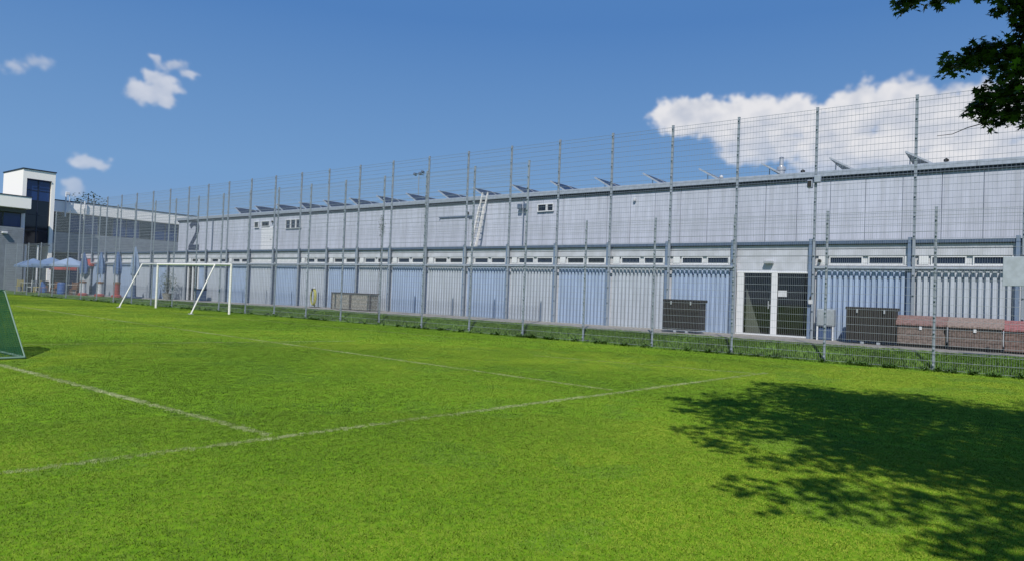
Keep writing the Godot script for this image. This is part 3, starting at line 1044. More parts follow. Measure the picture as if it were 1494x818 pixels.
func by_the_wall() -> void:
	var g := gy(0)
	storage_box("black slatted storage box standing left of the glass entrance door", Vector3(22.3, g, -9.0), 1.3, 0.7, 1.15)
	storage_box("black slatted storage box right of the entrance, beside the weathered chests", Vector3(22.95, g, -3.30), 1.34, 0.75, 1.12)
	chest("weathered brown chest with faded red lid touching the black storage box", Vector3(23.05, g, -2.02), 1.2, M.chest_a, M.lid_a)
	chest("dark brown weathered chest with grey worn lid, middle of three", Vector3(22.95, g, -0.72), 1.24, M.chest_b, M.lid_b)
	chest("dark chest with bright red lid, cut by the right edge of the photo", Vector3(22.95, g - 0.03, 0.56), 1.26, M.chest_c, M.lid_c)
	# two low pale bench boxes farther along
	for k in 2:
		var t := thing("bench_box", "beige low bench box with dark frame, beside the yellow hose reel" if k == 0 else "beige low bench box with dark frame, farther from the yellow hose reel", "bench box", Vector3(22.7, g, -27.45 + 1.5 * k), 0.0, "beige bench boxes by the hall wall")
		var st := mb()
		cbox(st, Vector3(0, 0.42, 0), Vector3(0.5, 0.78, 1.40), 0.01)
		obj("body", st, M.bench, t)
		st = mb()
		cbox(st, Vector3(0, 0.84, 0), Vector3(0.58, 0.05, 1.48), 0.01)
		obj("lid", st, M.bench_edge, t)
		for s in [-1.0, 1.0]:
			st = mb()
			cbox(st, Vector3(-0.25, 0.42, s * 0.70), Vector3(0.07, 0.82, 0.06), 0.008)
			obj("leg", st, M.bench_edge, t)
	# hose reel: yellow hose coiled over a wall bracket
	var hr := thing("hose_reel", "yellow garden hose coiled on a dark stand by the hall wall", "hose", Vector3(22.85, gy(-30.2), -30.15))
	var st2 := mb()
	for k in 4:
		var pts := []
		for i in 25:
			var a := TAU * i / 24
			pts.append(Vector3(-0.02 - 0.03 * k, 0.56 + (0.47 - 0.02 * k) * sin(a), (0.2 - 0.012 * k) * cos(a)))
		path_tube(st2, pts, 0.022, 0.022, 6)
	obj("hose_coil", st2, M.hose, hr)
	st2 = mb()
	tube(st2, Vector3(0.06, 0.0, 0.0), Vector3(0.06, 0.98, 0.0), 0.03, 0.03, 8)
	tube(st2, Vector3(0.06, 0.92, 0.0), Vector3(-0.16, 0.95, 0.0), 0.05, 0.07, 10)
	box(st2, Vector3(0.06, 0.01, 0), Vector3(0.4, 0.03, 0.4))
	obj("stand", st2, M.black_edge, hr)
	st2 = mb()
	cbox(st2, Vector3(-0.05, 1.03, 0.05), Vector3(0.12, 0.1, 0.16), 0.03)
	obj("tap_box", st2, M.white, hr)
	# grey cabinet on legs right of the entrance
	var cb := thing("cabinet", "light grey cabinet on a dark blue stand, right of the entrance", "cabinet", Vector3(23.55, g, -4.72))
	st2 = mb()
	cbox(st2, Vector3(0, 0.72, 0), Vector3(0.34, 0.56, 0.52), 0.02)
	var cbb := obj("body", st2, M.grey_box, cb)
	st2 = mb()
	cbox(st2, Vector3(-0.178, 0.72, 0), Vector3(0.016, 0.48, 0.44), 0.006)
	obj("door", st2, M.grey_box, cbb)
	st2 = mb()
	bx(st2, Vector3(-0.1, 0.02, -0.2), Vector3(0.14, 0.43, 0.2))
	obj("stand", st2, M.blue_dark, cb)
	for s in [-1.0, 1.0]:
		st2 = mb()
		bx(st2, Vector3(-0.16, 0, s * 0.23 - 0.02), Vector3(-0.11, 0.44, s * 0.23 + 0.02))
		obj("leg", st2, M.frame_white, cb)
	# blank board on the front fence
	var sg := thing("sign_board", "blank pale grey board hung on the near fence", "sign", Vector3(FENCE_X - 0.1, 2.14, 0.72))
	st2 = mb()
	cbox(st2, Vector3(0, 0.34, 0), Vector3(0.02, 0.68, 1.66), 0.006)
	obj("board", st2, M.sign, sg)
	st2 = mb()
	for y in [0.12, 0.56]:
		box(st2, Vector3(0.025, y, 0), Vector3(0.03, 0.04, 1.5))
	obj("bracket", st2, M.steel, sg)
	# floodlight on a post of the tall fence
	var fl := thing("floodlight", "grey floodlight box mounted on a tall fence post above the entrance", "floodlight", Vector3(POST_X - 0.05, 5.55, -5.22))
	st2 = mb()
	cbox(st2, Vector3(-0.02, 0.12, 0.1), Vector3(0.18, 0.24, 0.2), 0.02)
	cbox(st2, Vector3(-0.06, -0.04, -0.12), Vector3(0.2, 0.26, 0.16), 0.02)
	obj("housing", st2, M.coping, fl)
	st2 = mb()
	box(st2, Vector3(-0.17, -0.04, -0.12), Vector3(0.012, 0.2, 0.12))
	obj("lens", st2, M.black_edge, fl)
	# small white box on the column right of the entrance
	var sb := thing("junction_box", "small white junction box on the column beside the entrance", "junction box", Vector3(WALL_X - 0.2, 1.55, -5.25))
	st2 = mb()
	cbox(st2, Vector3(0, 0.08, 0), Vector3(0.09, 0.16, 0.14), 0.02)
	obj("housing", st2, M.white, sb)
	st2 = mb()
	tube(st2, Vector3(0, 0.16, 0), Vector3(0, 0.26, 0), 0.04, 0.03, 8)
	obj("gland", st2, M.black_edge, sb)
	# climbing plant on a front post
	var iv := thing("climbing_plant", "grey-green climbing plant high on a post of the near fence", "plant", Vector3(FENCE_X - 0.05, 3.75, FENCE_Z - 2.5 * 8))
	leaf_cloud(iv, "foliage", 130, Vector3(0, 0.45, 0), Vector3(0.12, 0.55, 0.2), 0.07, 201, Color(0.10, 0.13, 0.075))
	st2 = mb()
	path_tube(st2, [Vector3(-0.03, -3.7, 0.04), Vector3(-0.06, -2.0, -0.04), Vector3(-0.05, -0.6, 0.04), Vector3(-0.06, 0.8, 0.0)], 0.008, 0.005, 5)
	obj("stem", st2, M.bark, iv)

# ---------------------------------------------------------------- goals
func goals() -> void:
	var t := thing("football_goal", "full-size white football goal without net in front of the fence", "goal", Vector3(18.49, 0, -34.75))
	var H := 2.44
	var hw := 3.72
	for s in [-1.0, 1.0]:
		var st := mb()
		tube(st, Vector3(0, 0, s * hw), Vector3(0, H + 0.05, s * hw), 0.06, 0.06, 14)
		obj("goalpost", st, M.white_paint, t)
		st = mb()
		tube(st, Vector3(0, H, s * hw), Vector3(-0.85, H - 0.03, s * hw), 0.03, 0.03, 8)
		obj("top_bar", st, M.white_paint, t)
		st = mb()
		tube(st, Vector3(-0.85, H - 0.03, s * hw), Vector3(-1.95, 0.0, s * hw), 0.036, 0.036, 8)
		obj("stay", st, M.white_paint, t)
		st = mb()
		cbox(st, Vector3(-1.95, 0.02, s * hw), Vector3(0.2, 0.05, 0.14), 0.01)
		obj("foot_plate", st, M.alu, t)
	var st := mb()
	tube(st, Vector3(0, H, -hw), Vector3(0, H, hw), 0.06, 0.06, 14)
	obj("crossbar", st, M.white_paint, t)
	# small training goal with a green net, seen from behind
	var m := thing("small_goal", "small training goal with a dark green net, cut by the left edge", "goal", Vector3(4.62, 0, -14.4))
	var w := -2.4
	var hh := 1.22
	var d := -1.9
	st = mb()
	tube(st, Vector3(0, 0.03, 0), Vector3(w, 0.03, 0), 0.022, 0.022, 8)
	obj("rear_bar", st, M.net_bar, m)
	for x in [0.0, w]:
		st = mb()
		tube(st, Vector3(x, 0.03, 0), Vector3(x, 0.03, d), 0.025, 0.025, 8)
		obj("ground_bar", st, M.net_bar, m)
		st = mb()
		tube(st, Vector3(x, 0.0, d), Vector3(x, hh, d), 0.035, 0.035, 10)
		obj("goalpost", st, M.net_bar, m)
		st = mb()
		tube(st, Vector3(x, 0.04, 0), Vector3(x, hh - 0.02, -1.2), 0.013, 0.013, 8)
		obj("stay", st, M.net_bar, m)
		st = mb()
		tube(st, Vector3(x, hh - 0.02, -1.2), Vector3(x, hh, d), 0.018, 0.018, 8)
		obj("top_bar", st, M.net_bar, m)
	st = mb()
	tube(st, Vector3(0, hh, d), Vector3(w, hh, d), 0.035, 0.035, 10)
	obj("crossbar", st, M.net_bar, m)
	# netting of knotted cord: back, roof and the two sides
	st = mb()
	var r := 0.0042
	var step := 0.036
	var A := Vector3(0, 0.05, -0.02)
	var B := Vector3(0, hh, -1.22)
	var C := Vector3(0, hh, d)
	var nx := int(-w / step)
	rng.seed = 301
	for i in nx + 1:
		var o := Vector3(w * i / nx, 0, 0)
		var mid := (A + B) * 0.5 + Vector3(rng.randf_range(-0.012, 0.012), 0, -0.05)
		path_tube(st, [A + o, mid + o, B + o, (B + C) * 0.5 + o + Vector3(0, -0.05, 0), C + o], r, r, 3)
	var rows := 36
	for j in rows + 1:
		var k := float(j) / rows
		var sag := Vector3(0, 0, -0.05) * sin(PI * k)
		tube(st, A.lerp(B, k) + sag, A.lerp(B, k) + sag + Vector3(w, 0, 0), r, r, 3, false)
	for j in 25:
		var p := B.lerp(C, j / 24.0) + Vector3(0, -0.05 * sin(PI * j / 24.0), 0)
		tube(st, p, p + Vector3(w, 0, 0), r, r, 3, false)
	for x in [0.0, w]:
		var ns := 52
		for i in ns + 1:
			var z := d * i / ns
			var top: float = hh if z <= -1.22 else hh * z / -1.22
			tube(st, Vector3(x, 0.04, z), Vector3(x, maxf(top, 0.05), z), r, r, 3, false)
		for j in 34:
			var y := 0.04 + hh * j / 34.0
			tube(st, Vector3(x, y, -1.22 * y / hh), Vector3(x, y, d), r, r, 3, false)
	obj("net", st, M.net, m)

# ---------------------------------------------------------------- foliage
func maple_leaf() -> ArrayMesh:
	var st := mb()
	var outline := []
	var tips := [[-150, 0.42], [-118, 0.30], [-95, 0.62], [-66, 0.36], [-46, 0.80], [-22, 0.44], [0, 1.0], [22, 0.44], [46, 0.80], [66, 0.36], [95, 0.62], [118, 0.30], [150, 0.42]]
	for q in tips:
		var a := deg_to_rad(q[0])
		outline.append(Vector3(sin(a) * q[1] * 0.55, -0.10 * absf(sin(a)) * q[1] - 0.06 * q[1] * q[1], cos(a) * q[1] * 0.55 + 0.1))
	for i in outline.size() - 1:
		tri(st, Vector3.ZERO, outline[i], outline[i + 1], Vector3.UP)
	return st.commit()

func leaf_cloud(parent: Node3D, called: String, n: int, c: Vector3, r: Vector3, size: float, seed_: int, col: Color) -> void:
	rng.seed = seed_
	var xf := []
	var cols := []
	for i in n:
		var d := Vector3(rng.randfn(), rng.randfn(), rng.randfn()).normalized() * pow(rng.randf(), 0.45)
		var b := Basis.from_euler(Vector3(rng.randf_range(-0.9, 0.9), rng.randf() * TAU, rng.randf_range(-0.9, 0.9))).scaled(Vector3.ONE * size * rng.randf_range(0.7, 1.3))
		xf.append(Transform3D(b, c + d * r))
		var v := rng.randf_range(0.7, 1.35)
		cols.append(Color(col.r * v, col.g * v, col.b * v))
	stuff(many(called, maple_leaf(), M.leaf, xf, cols, parent))

func spray(xf: Array, cols: Array, c: Vector3, r: Vector3, n: int, size: float) -> void:
	# a layered spray of leaves
	for i in n:
		var a := rng.randf() * TAU
		var rr := sqrt(rng.randf())
		var p := c + Vector3(cos(a) * rr * r.x, rng.randfn() * r.y * 0.5 - 0.2 * r.y * rr * rr, sin(a) * rr * r.z)
		var b := Basis.from_euler(Vector3(rng.randf_range(-0.75, 0.75), rng.randf() * TAU, rng.randf_range(-0.75, 0.75))).scaled(Vector3.ONE * size * rng.randf_range(0.7, 1.25))
		xf.append(Transform3D(b, p))
		var v := rng.randf_range(0.75, 1.3) * (2.6 if rng.randf() < 0.09 else 1.0)  # a few leaves painted paler, as if light shone through them
		cols.append(Color(0.036 * v, 0.070 * v, 0.016 * v))

func big_tree() -> void:
	# broad maple beside the pitch; its trunk stands outside the picture to the right
	var base := Vector3(5.0, 0, 4.9)
	var t := thing("maple_tree", "broad dark maple whose branch tips hang into the top right corner", "tree", base)
	var st := mb()
	path_tube(st, [Vector3(0, -0.2, 0), Vector3(0.02, 0.4, 0.03), Vector3(0.06, 1.4, 0.05), Vector3(0.02, 2.4, 0.0), Vector3(0.05, 4.2, -0.1), Vector3(0.0, 7.0, -0.2)], 0.27, 0.07, 12)
	obj("trunk", st, M.bark, t)
	rng.seed = 401
	var xf := []
	var cols := []
	var C := Vector3(-0.6, 6.3, -0.75)
	var R := Vector3(4.9, 2.4, 5.9)
	var centres := []
	# crown: an uneven dome of sprays, lobed round its rim
	for i in 470:
		var a := rng.randf() * TAU
		var lobe := 0.86 + 0.15 * sin(a * 7.0 + 1.0) + 0.07 * sin(a * 12.0)
		var sq := pow(pow(absf(cos(a)), 3.0) + pow(absf(sin(a)), 3.0), -1.0 / 3.0)
		var rr := sqrt(rng.randf()) * lobe * sq * (1.12 if i % 6 == 0 else 0.97)
		var yy := sqrt(maxf(0.0, 1.0 - rr * rr / (sq * sq) * 0.9))
		var y := C.y + R.y * (rng.randf_range(-0.15, 1.0) * yy - 0.28 + 0.1 * rng.randfn())
		var p := Vector3(C.x + cos(a) * rr * R.x, maxf(y, 3.6 + 0.33 * Vector2(cos(a) * rr * R.x, sin(a) * rr * R.z).length()), C.z + sin(a) * rr * R.z)
		# sprays left out on the pitch side, to shape the shadow on the lawn
		var wp := p + base
		if 0.512 * wp.x + 0.858 * wp.z < 0.7 + rng.randf() * 0.6 or wp.x + 0.829 * wp.y < 5.1 + rng.randf() * 0.5:
			continue
		centres.append(p)
		var s := rng.randf_range(0.75, 1.15) * (0.58 if rr > 0.80 * sq else 1.0)
		if 0.512 * wp.x + 0.858 * wp.z < 2.4:
			s *= 0.62
		spray(xf, cols, p, Vector3(0.72, 0.28, 0.72) * s, int(150 * s), 0.165)
	# long limbs that reach out over the lawn, with hanging tips
	var limbs := [[Vector3(4.15, 4.36, -5.40), 0.20], [Vector3(4.10, 4.42, -5.20), 0.20], [Vector3(4.06, 4.36, -5.02), 0.26], [Vector3(4.05, 4.22, -4.78), 0.30], [Vector3(4.01, 3.84, -5.02), 0.27], [Vector3(3.98, 3.95, -4.87), 0.30], [Vector3(4.12, 3.78, -5.20), 0.15], [Vector3(4.05, 3.66, -5.04), 0.17], [Vector3(3.95, 3.66, -4.78), 0.22], [Vector3(3.63, 4.72, -4.92), 0.16], [Vector3(3.68, 4.58, -4.82), 0.12], [Vector3(3.60, 4.72, -4.70), 0.25], [Vector3(3.58, 4.97, -5.90), 0.13], [Vector3(3.59, 4.99, -5.77), 0.13], [Vector3(3.53, 4.94, -5.52), 0.14], [Vector3(3.50, 5.06, -5.65), 0.22], [Vector3(3.50, 5.15, -5.30), 0.30], [Vector3(3.64, 4.10, -4.55), 0.40], [Vector3(3.20, 4.30, -4.30), 0.45], [Vector3(3.00, 4.95, -4.65), 0.35], [Vector3(3.90, 4.60, -4.60), 0.30]]
	for L in limbs:
		spray(xf, cols, L[0], Vector3(L[1], L[1] * 0.62, L[1]), int(3000 * L[1] * L[1]) + 24, 0.13)
	st = mb()
	for i in range(0, centres.size(), 5):
		var e: Vector3 = centres[i]
		var h := clampf(e.y * 0.5, 2.2, 5.0)
		var s := Vector3(0.03, h, 0.0)
		var m := s.lerp(e, 0.5) + Vector3(0, 0.35, 0)
		path_tube(st, [s, s.lerp(m, 0.5) + Vector3(rng.randf_range(-0.1, 0.1), 0.1, rng.randf_range(-0.1, 0.1)), m, m.lerp(e, 0.6), e], 0.07, 0.012, 6)
	# two limbs that come in from the right and end in the hanging tips
	path_tube(st, [Vector3(0.05, 2.9, 0), Vector3(1.4, 4.0, -1.4), Vector3(2.7, 4.5, -3.2), Vector3(3.5, 4.55, -4.3), Vector3(3.9, 4.45, -4.75), Vector3(4.05, 4.38, -5.05)], 0.09, 0.008, 6)
	path_tube(st, [Vector3(0.05, 3.6, 0), Vector3(1.3, 5.0, -2.0), Vector3(2.6, 5.4, -4.2), Vector3(3.3, 5.2, -5.3), Vector3(3.58, 5.0, -5.85)], 0.07, 0.008, 6)
	path_tube(st, [Vector3(3.5, 4.55, -4.3), Vector3(3.85, 4.2, -4.7), Vector3(4.0, 3.9, -5.0), Vector3(4.08, 3.68, -5.2)], 0.014, 0.006, 5)
	path_tube(st, [Vector3(4.05, 3.62, -5.05), Vector3(4.1, 3.58, -5.3), Vector3(4.14, 3.53, -5.45), Vector3(4.16, 3.53, -5.6)], 0.006, 0.003, 4)
	obj("limbs", st, M.bark, t)
	stuff(many("crown", maple_leaf(), M.leaf, xf, cols, t))

# ---------------------------------------------------------------- far end: terrace and buildings
func terrace() -> void:
	# four closed parasols in weighted stands
	var zs := [-47.9, -50.5, -53.2, -56.1]
	var labels := ["closed pale grey-blue parasol nearest the goal, on a low stand", "closed dark blue parasol in a red stand, second from the goal", "closed blue parasol in a red and white stand, third from the goal", "closed blue parasol in a red and white stand, beside the open parasols"]
	for i in 4:
		var z: float = zs[i]
		var t := thing("closed_parasol", labels[i], "parasol", Vector3(21.5, gy(z), z), 0.3 * i, "closed parasols on the terrace")
		var st := mb()
		tube(st, Vector3(0, 0.1, 0), Vector3(0, 3.45 if i == 0 else 3.15, 0), 0.03, 0.03, 8)
		obj("pole", st, M.frame_white, t)
		st = mb()
		var y0 := 1.55
		var y1 := 3.5 if i == 0 else 3.2
		for k in 12:
			var a := TAU * k / 12
			var b := TAU * (k + 1) / 12
			var ra := 0.30 if k % 2 == 0 else 0.19
			var rb := 0.19 if k % 2 == 0 else 0.30
			var lv := [[0.85, y0 + 0.05 * (k % 3)], [1.0, lerpf(y0, y1, 0.3)], [0.72, lerpf(y0, y1, 0.62)], [0.12, y1]]
			for q in 3:
				quad(st, Vector3(cos(a) * ra * lv[q][0], lv[q][1], sin(a) * ra * lv[q][0]), Vector3(cos(b) * rb * lv[q][0], lv[q][1], sin(b) * rb * lv[q][0]), Vector3(cos(b) * rb * lv[q + 1][0], lv[q + 1][1], sin(b) * rb * lv[q + 1][0]), Vector3(cos(a) * ra * lv[q + 1][0], lv[q + 1][1], sin(a) * ra * lv[q + 1][0]), Vector3(cos(a), 0.2, sin(a)))
		obj("canopy", st, [M.cloth_pale, M.cloth_dark, M.cloth, M.cloth_dark][i], t)
		st = mb()
		if i == 0:
			cbox(st, Vector3(0, 0.06, 0), Vector3(0.8, 0.12, 0.8), 0.02)
			tube(st, Vector3(0, 0.12, 0), Vector3(0, 0.9, 0), 0.16, 0.13, 12)
			obj("stand", st, M.blue_dark, t)
		else:
			lathe(st, Vector3.ZERO, [Vector2(0.33, 0), Vector2(0.33, 0.14), Vector2(0.22, 0.2)], 14)
			obj("stand", st, M.red, t)
			st = mb()
			lathe(st, Vector3.ZERO, [Vector2(0.22, 0.2), Vector2(0.21, 0.95), Vector2(0.0, 1.0)], 14)
			obj("barrel", st, M.red if i == 1 else M.white, t)
			st = mb()
			lathe(st, Vector3.ZERO, [Vector2(0.235, 0.93), Vector2(0.235, 1.06), Vector2(0.0, 1.08)], 14)
			obj("rim", st, M.wood, t)
	# open parasols
	var open := [[Vector3(21.0, 0, -64.6), 1.35, 2.95, M.cloth, "open pale blue parasol, leftmost on the terrace"], [Vector3(21.3, 0, -61.7), 1.4, 3.05, M.cloth, "open pale blue parasol, middle of three on the terrace"],
		[Vector3(21.6, 0, -59.0), 1.35, 3.05, M.cloth_pale, "open pale blue parasol nearest the closed parasols"], [Vector3(24.4, 0, -61.6), 1.5, 3.25, M.red, "open red parasol rising behind the rightmost pale blue one"], [Vector3(23.6, 0, -65.0), 1.3, 2.85, M.red, "low open red parasol mostly hidden behind the middle pale blue one"]]
	for q in open:
		var p: Vector3 = q[0]
		var t := thing("open_parasol", q[4], "parasol", p + Vector3(0, gy(p.z), 0), 0.2, "open parasols on the terrace")
		var st := mb()
		var r: float = q[1]
		var yt: float = q[2] - gy(p.z)
		for k in 8:
			var a := TAU * k / 8
			var b := TAU * (k + 1) / 8
			var e0 := Vector3(cos(a), 0, sin(a)) * r
			var e1 := Vector3(cos(b), 0, sin(b)) * r
			quad(st, Vector3(0, yt, 0) + e0 * 0.03, Vector3(0, yt, 0) + e1 * 0.03, Vector3(0, yt - 0.28, 0) + e1 * 0.55, Vector3(0, yt - 0.28, 0) + e0 * 0.55, Vector3.UP)
			quad(st, Vector3(0, yt - 0.28, 0) + e0 * 0.55, Vector3(0, yt - 0.28, 0) + e1 * 0.55, Vector3(0, yt - 0.58, 0) + e1, Vector3(0, yt - 0.58, 0) + e0, Vector3.UP)
			quad(st, Vector3(0, yt - 0.58, 0) + e0, Vector3(0, yt - 0.58, 0) + e1, Vector3(0, yt - 0.74, 0) + e1 * 1.005, Vector3(0, yt - 0.74, 0) + e0 * 1.005, e0 + e1)
		obj("canopy", st, q[3], t)
		st = mb()
		tube(st, Vector3.ZERO, Vector3(0, yt, 0), 0.03, 0.025, 8)
		obj("pole", st, M.frame_white, t)
		st = mb()
		lathe(st, Vector3.ZERO, [Vector2(0.35, 0), Vector2(0.35, 0.08), Vector2(0.06, 0.14)], 12)
		obj("stand", st, M.black_edge, t)
	# tables and chairs under them
	var tb := [[Vector3(20.9, 0, -65.0), "white-topped terrace table under the leftmost open parasol"], [Vector3(21.5, 0, -61.0), "white-topped terrace table under the middle open parasol"], [Vector3(21.9, 0, -58.2), "white-topped terrace table nearest the closed parasols"]]
	for q in tb:
		var p: Vector3 = q[0]
		var t := thing("terrace_table", q[1], "table", p + Vector3(0, gy(p.z), 0), 0.15, "terrace tables")
		var st := mb()
		cbox(st, Vector3(0, 0.74, 0), Vector3(0.8, 0.04, 1.2), 0.01)
		obj("tabletop", st, M.white, t)
		for sx in [-0.34, 0.34]:
			for sz in [-0.54, 0.54]:
				st = mb()
				bx(st, Vector3(sx - 0.02, 0, sz - 0.02), Vector3(sx + 0.02, 0.72, sz + 0.02))
				obj("leg", st, M.black_edge, t)
	var ch := [[-66.6, 20.7, 0], [-64.2, 20.8, 1], [-63.2, 20.9, 0], [-62.2, 21.0, 2], [-60.0, 21.0, 2], [-57.4, 21.4, 2]]
	var cl := ["yellow slatted chair at the left end of the terrace", "pale slatted chair beside the leftmost terrace table", "second yellow slatted chair, left of the middle terrace table", "brown slatted chair just left of the middle terrace table", "brown slatted chair just right of the middle terrace table", "brown slatted chair nearest the closed parasols"]
	for i in ch.size():
		var z: float = ch[i][0]
		var t := thing("terrace_chair", cl[i], "chair", Vector3(ch[i][1], gy(z), z), 0.5 * i, "terrace chairs")
		var mt: Material = [M.yellow, M.frame_white, M.wood][ch[i][2]]
		for k in 5:
			var st := mb()
			box(st, Vector3(0, 0.50 + 0.1 * k, 0.22 + 0.015 * k), Vector3(0.46, 0.07, 0.025))
			obj("slat", st, mt, t)
		var st2 := mb()
		cbox(st2, Vector3(0, 0.43, 0), Vector3(0.46, 0.04, 0.44), 0.01)
		obj("seat", st2, mt, t)
		for sx in [-0.2, 0.2]:
			for sz in [-0.19, 0.21]:
				st2 = mb()
				bx(st2, Vector3(sx - 0.018, 0, sz - 0.018), Vector3(sx + 0.018, 0.98 if sz > 0 else 0.42, sz + 0.018))
				obj("leg", st2, mt, t)
	var ba := [[Vector3(21.3, 0, -62.9), "blue plastic barrel under the middle open parasol"], [Vector3(21.2, 0, -59.2), "blue plastic barrel under the right open parasol"]]
	for q in ba:
		var p: Vector3 = q[0]
		var t := thing("barrel", q[1], "barrel", p + Vector3(0, gy(p.z), 0), 0.0, "blue barrels on the terrace")
		var st := mb()
		lathe(st, Vector3.ZERO, [Vector2(0.27, 0), Vector2(0.3, 0.1), Vector2(0.3, 0.42), Vector2(0.315, 0.45), Vector2(0.3, 0.48), Vector2(0.3, 0.82), Vector2(0.26, 0.9)], 16)
		obj("body", st, M.blue_plastic, t)
		st = mb()
		lathe(st, Vector3.ZERO, [Vector2(0.27, 0.88), Vector2(0.27, 0.93), Vector2(0.0, 0.94)], 16)
		obj("lid", st, M.blue_dark, t)
	# shrub in a pot and a bin by the far side door
	var sh := thing("potted_shrub", "grey-green shrub in a pot against the wall behind the goal", "shrub", Vector3(23.0, gy(-46.2), -46.3))
	leaf_cloud(sh, "foliage", 900, Vector3(0, 1.15, 0), Vector3(0.62, 0.9, 0.62), 0.09, 202, Color(0.085, 0.105, 0.055))
	var st3 := mb()
	lathe(st3, Vector3.ZERO, [Vector2(0.26, 0), Vector2(0.36, 0.42), Vector2(0.32, 0.42), Vector2(0.0, 0.38)], 14)
	obj("pot", st3, M.bench, sh)
	st3 = mb()
	for k in 4:
		tube(st3, Vector3(0, 0.35, 0), Vector3(0.25 * cos(k * 1.6), 1.2, 0.25 * sin(k * 1.6)), 0.02, 0.01, 5)
	obj("stem", st3, M.bark, sh)
	var bn := thing("bin", "dark blue-grey bin by the wall behind the goal", "bin", Vector3(23.2, gy(-42.5), -42.3))
	st3 = mb()
	cbox(st3, Vector3(0, 0.36, 0), Vector3(0.46, 0.72, 0.5), 0.03)
	obj("body", st3, M.blue_dark, bn)
	st3 = mb()
	cbox(st3, Vector3(0, 0.75, 0), Vector3(0.5, 0.06, 0.54), 0.02)
	obj("lid", st3, M.black_edge, bn)

func boards(parent: Node3D, x0: float, x1: float, y0: float, y1: float, z: float) -> void:
	# horizontal boards on a wall that faces +z, too thin in the picture to tell apart: one part
	var st := mb()
	var n := int((y1 - y0) / 0.16)
	for i in n:
		box(st, Vector3((x0 + x1) * 0.5, y0 + (y1 - y0) * (i + 0.5) / n, z), Vector3(x1 - x0, (y1 - y0) / n - 0.022, 0.03))
	stuff(obj("cladding", st, M.cladding, parent))

func window_row(parent: Node3D, x0: float, x1: float, y0: float, y1: float, z: float, n: int) -> void:
	for i in n:
		var a := lerpf(x0, x1, float(i) / n)
		var b := lerpf(x0, x1, float(i + 1) / n)
		var st := mb()
		for q in [[a, a + 0.05, y0, y1], [b - 0.05, b, y0, y1], [a + 0.05, b - 0.05, y0, y0 + 0.06], [a + 0.05, b - 0.05, y1 - 0.06, y1]]:
			bx(st, Vector3(q[0] + 0.002, q[2], z - 0.03), Vector3(q[1] - 0.002, q[3], z + 0.03))
		var w := obj("window", st, M.frame_shade_grey, parent)
		st = mb()
		bx(st, Vector3(a + 0.05, y0 + 0.06, z - 0.01), Vector3(b - 0.05, y1 - 0.06, z))
		obj("pane", st, M.far_glass if i % 3 else M.dark_glass, w)

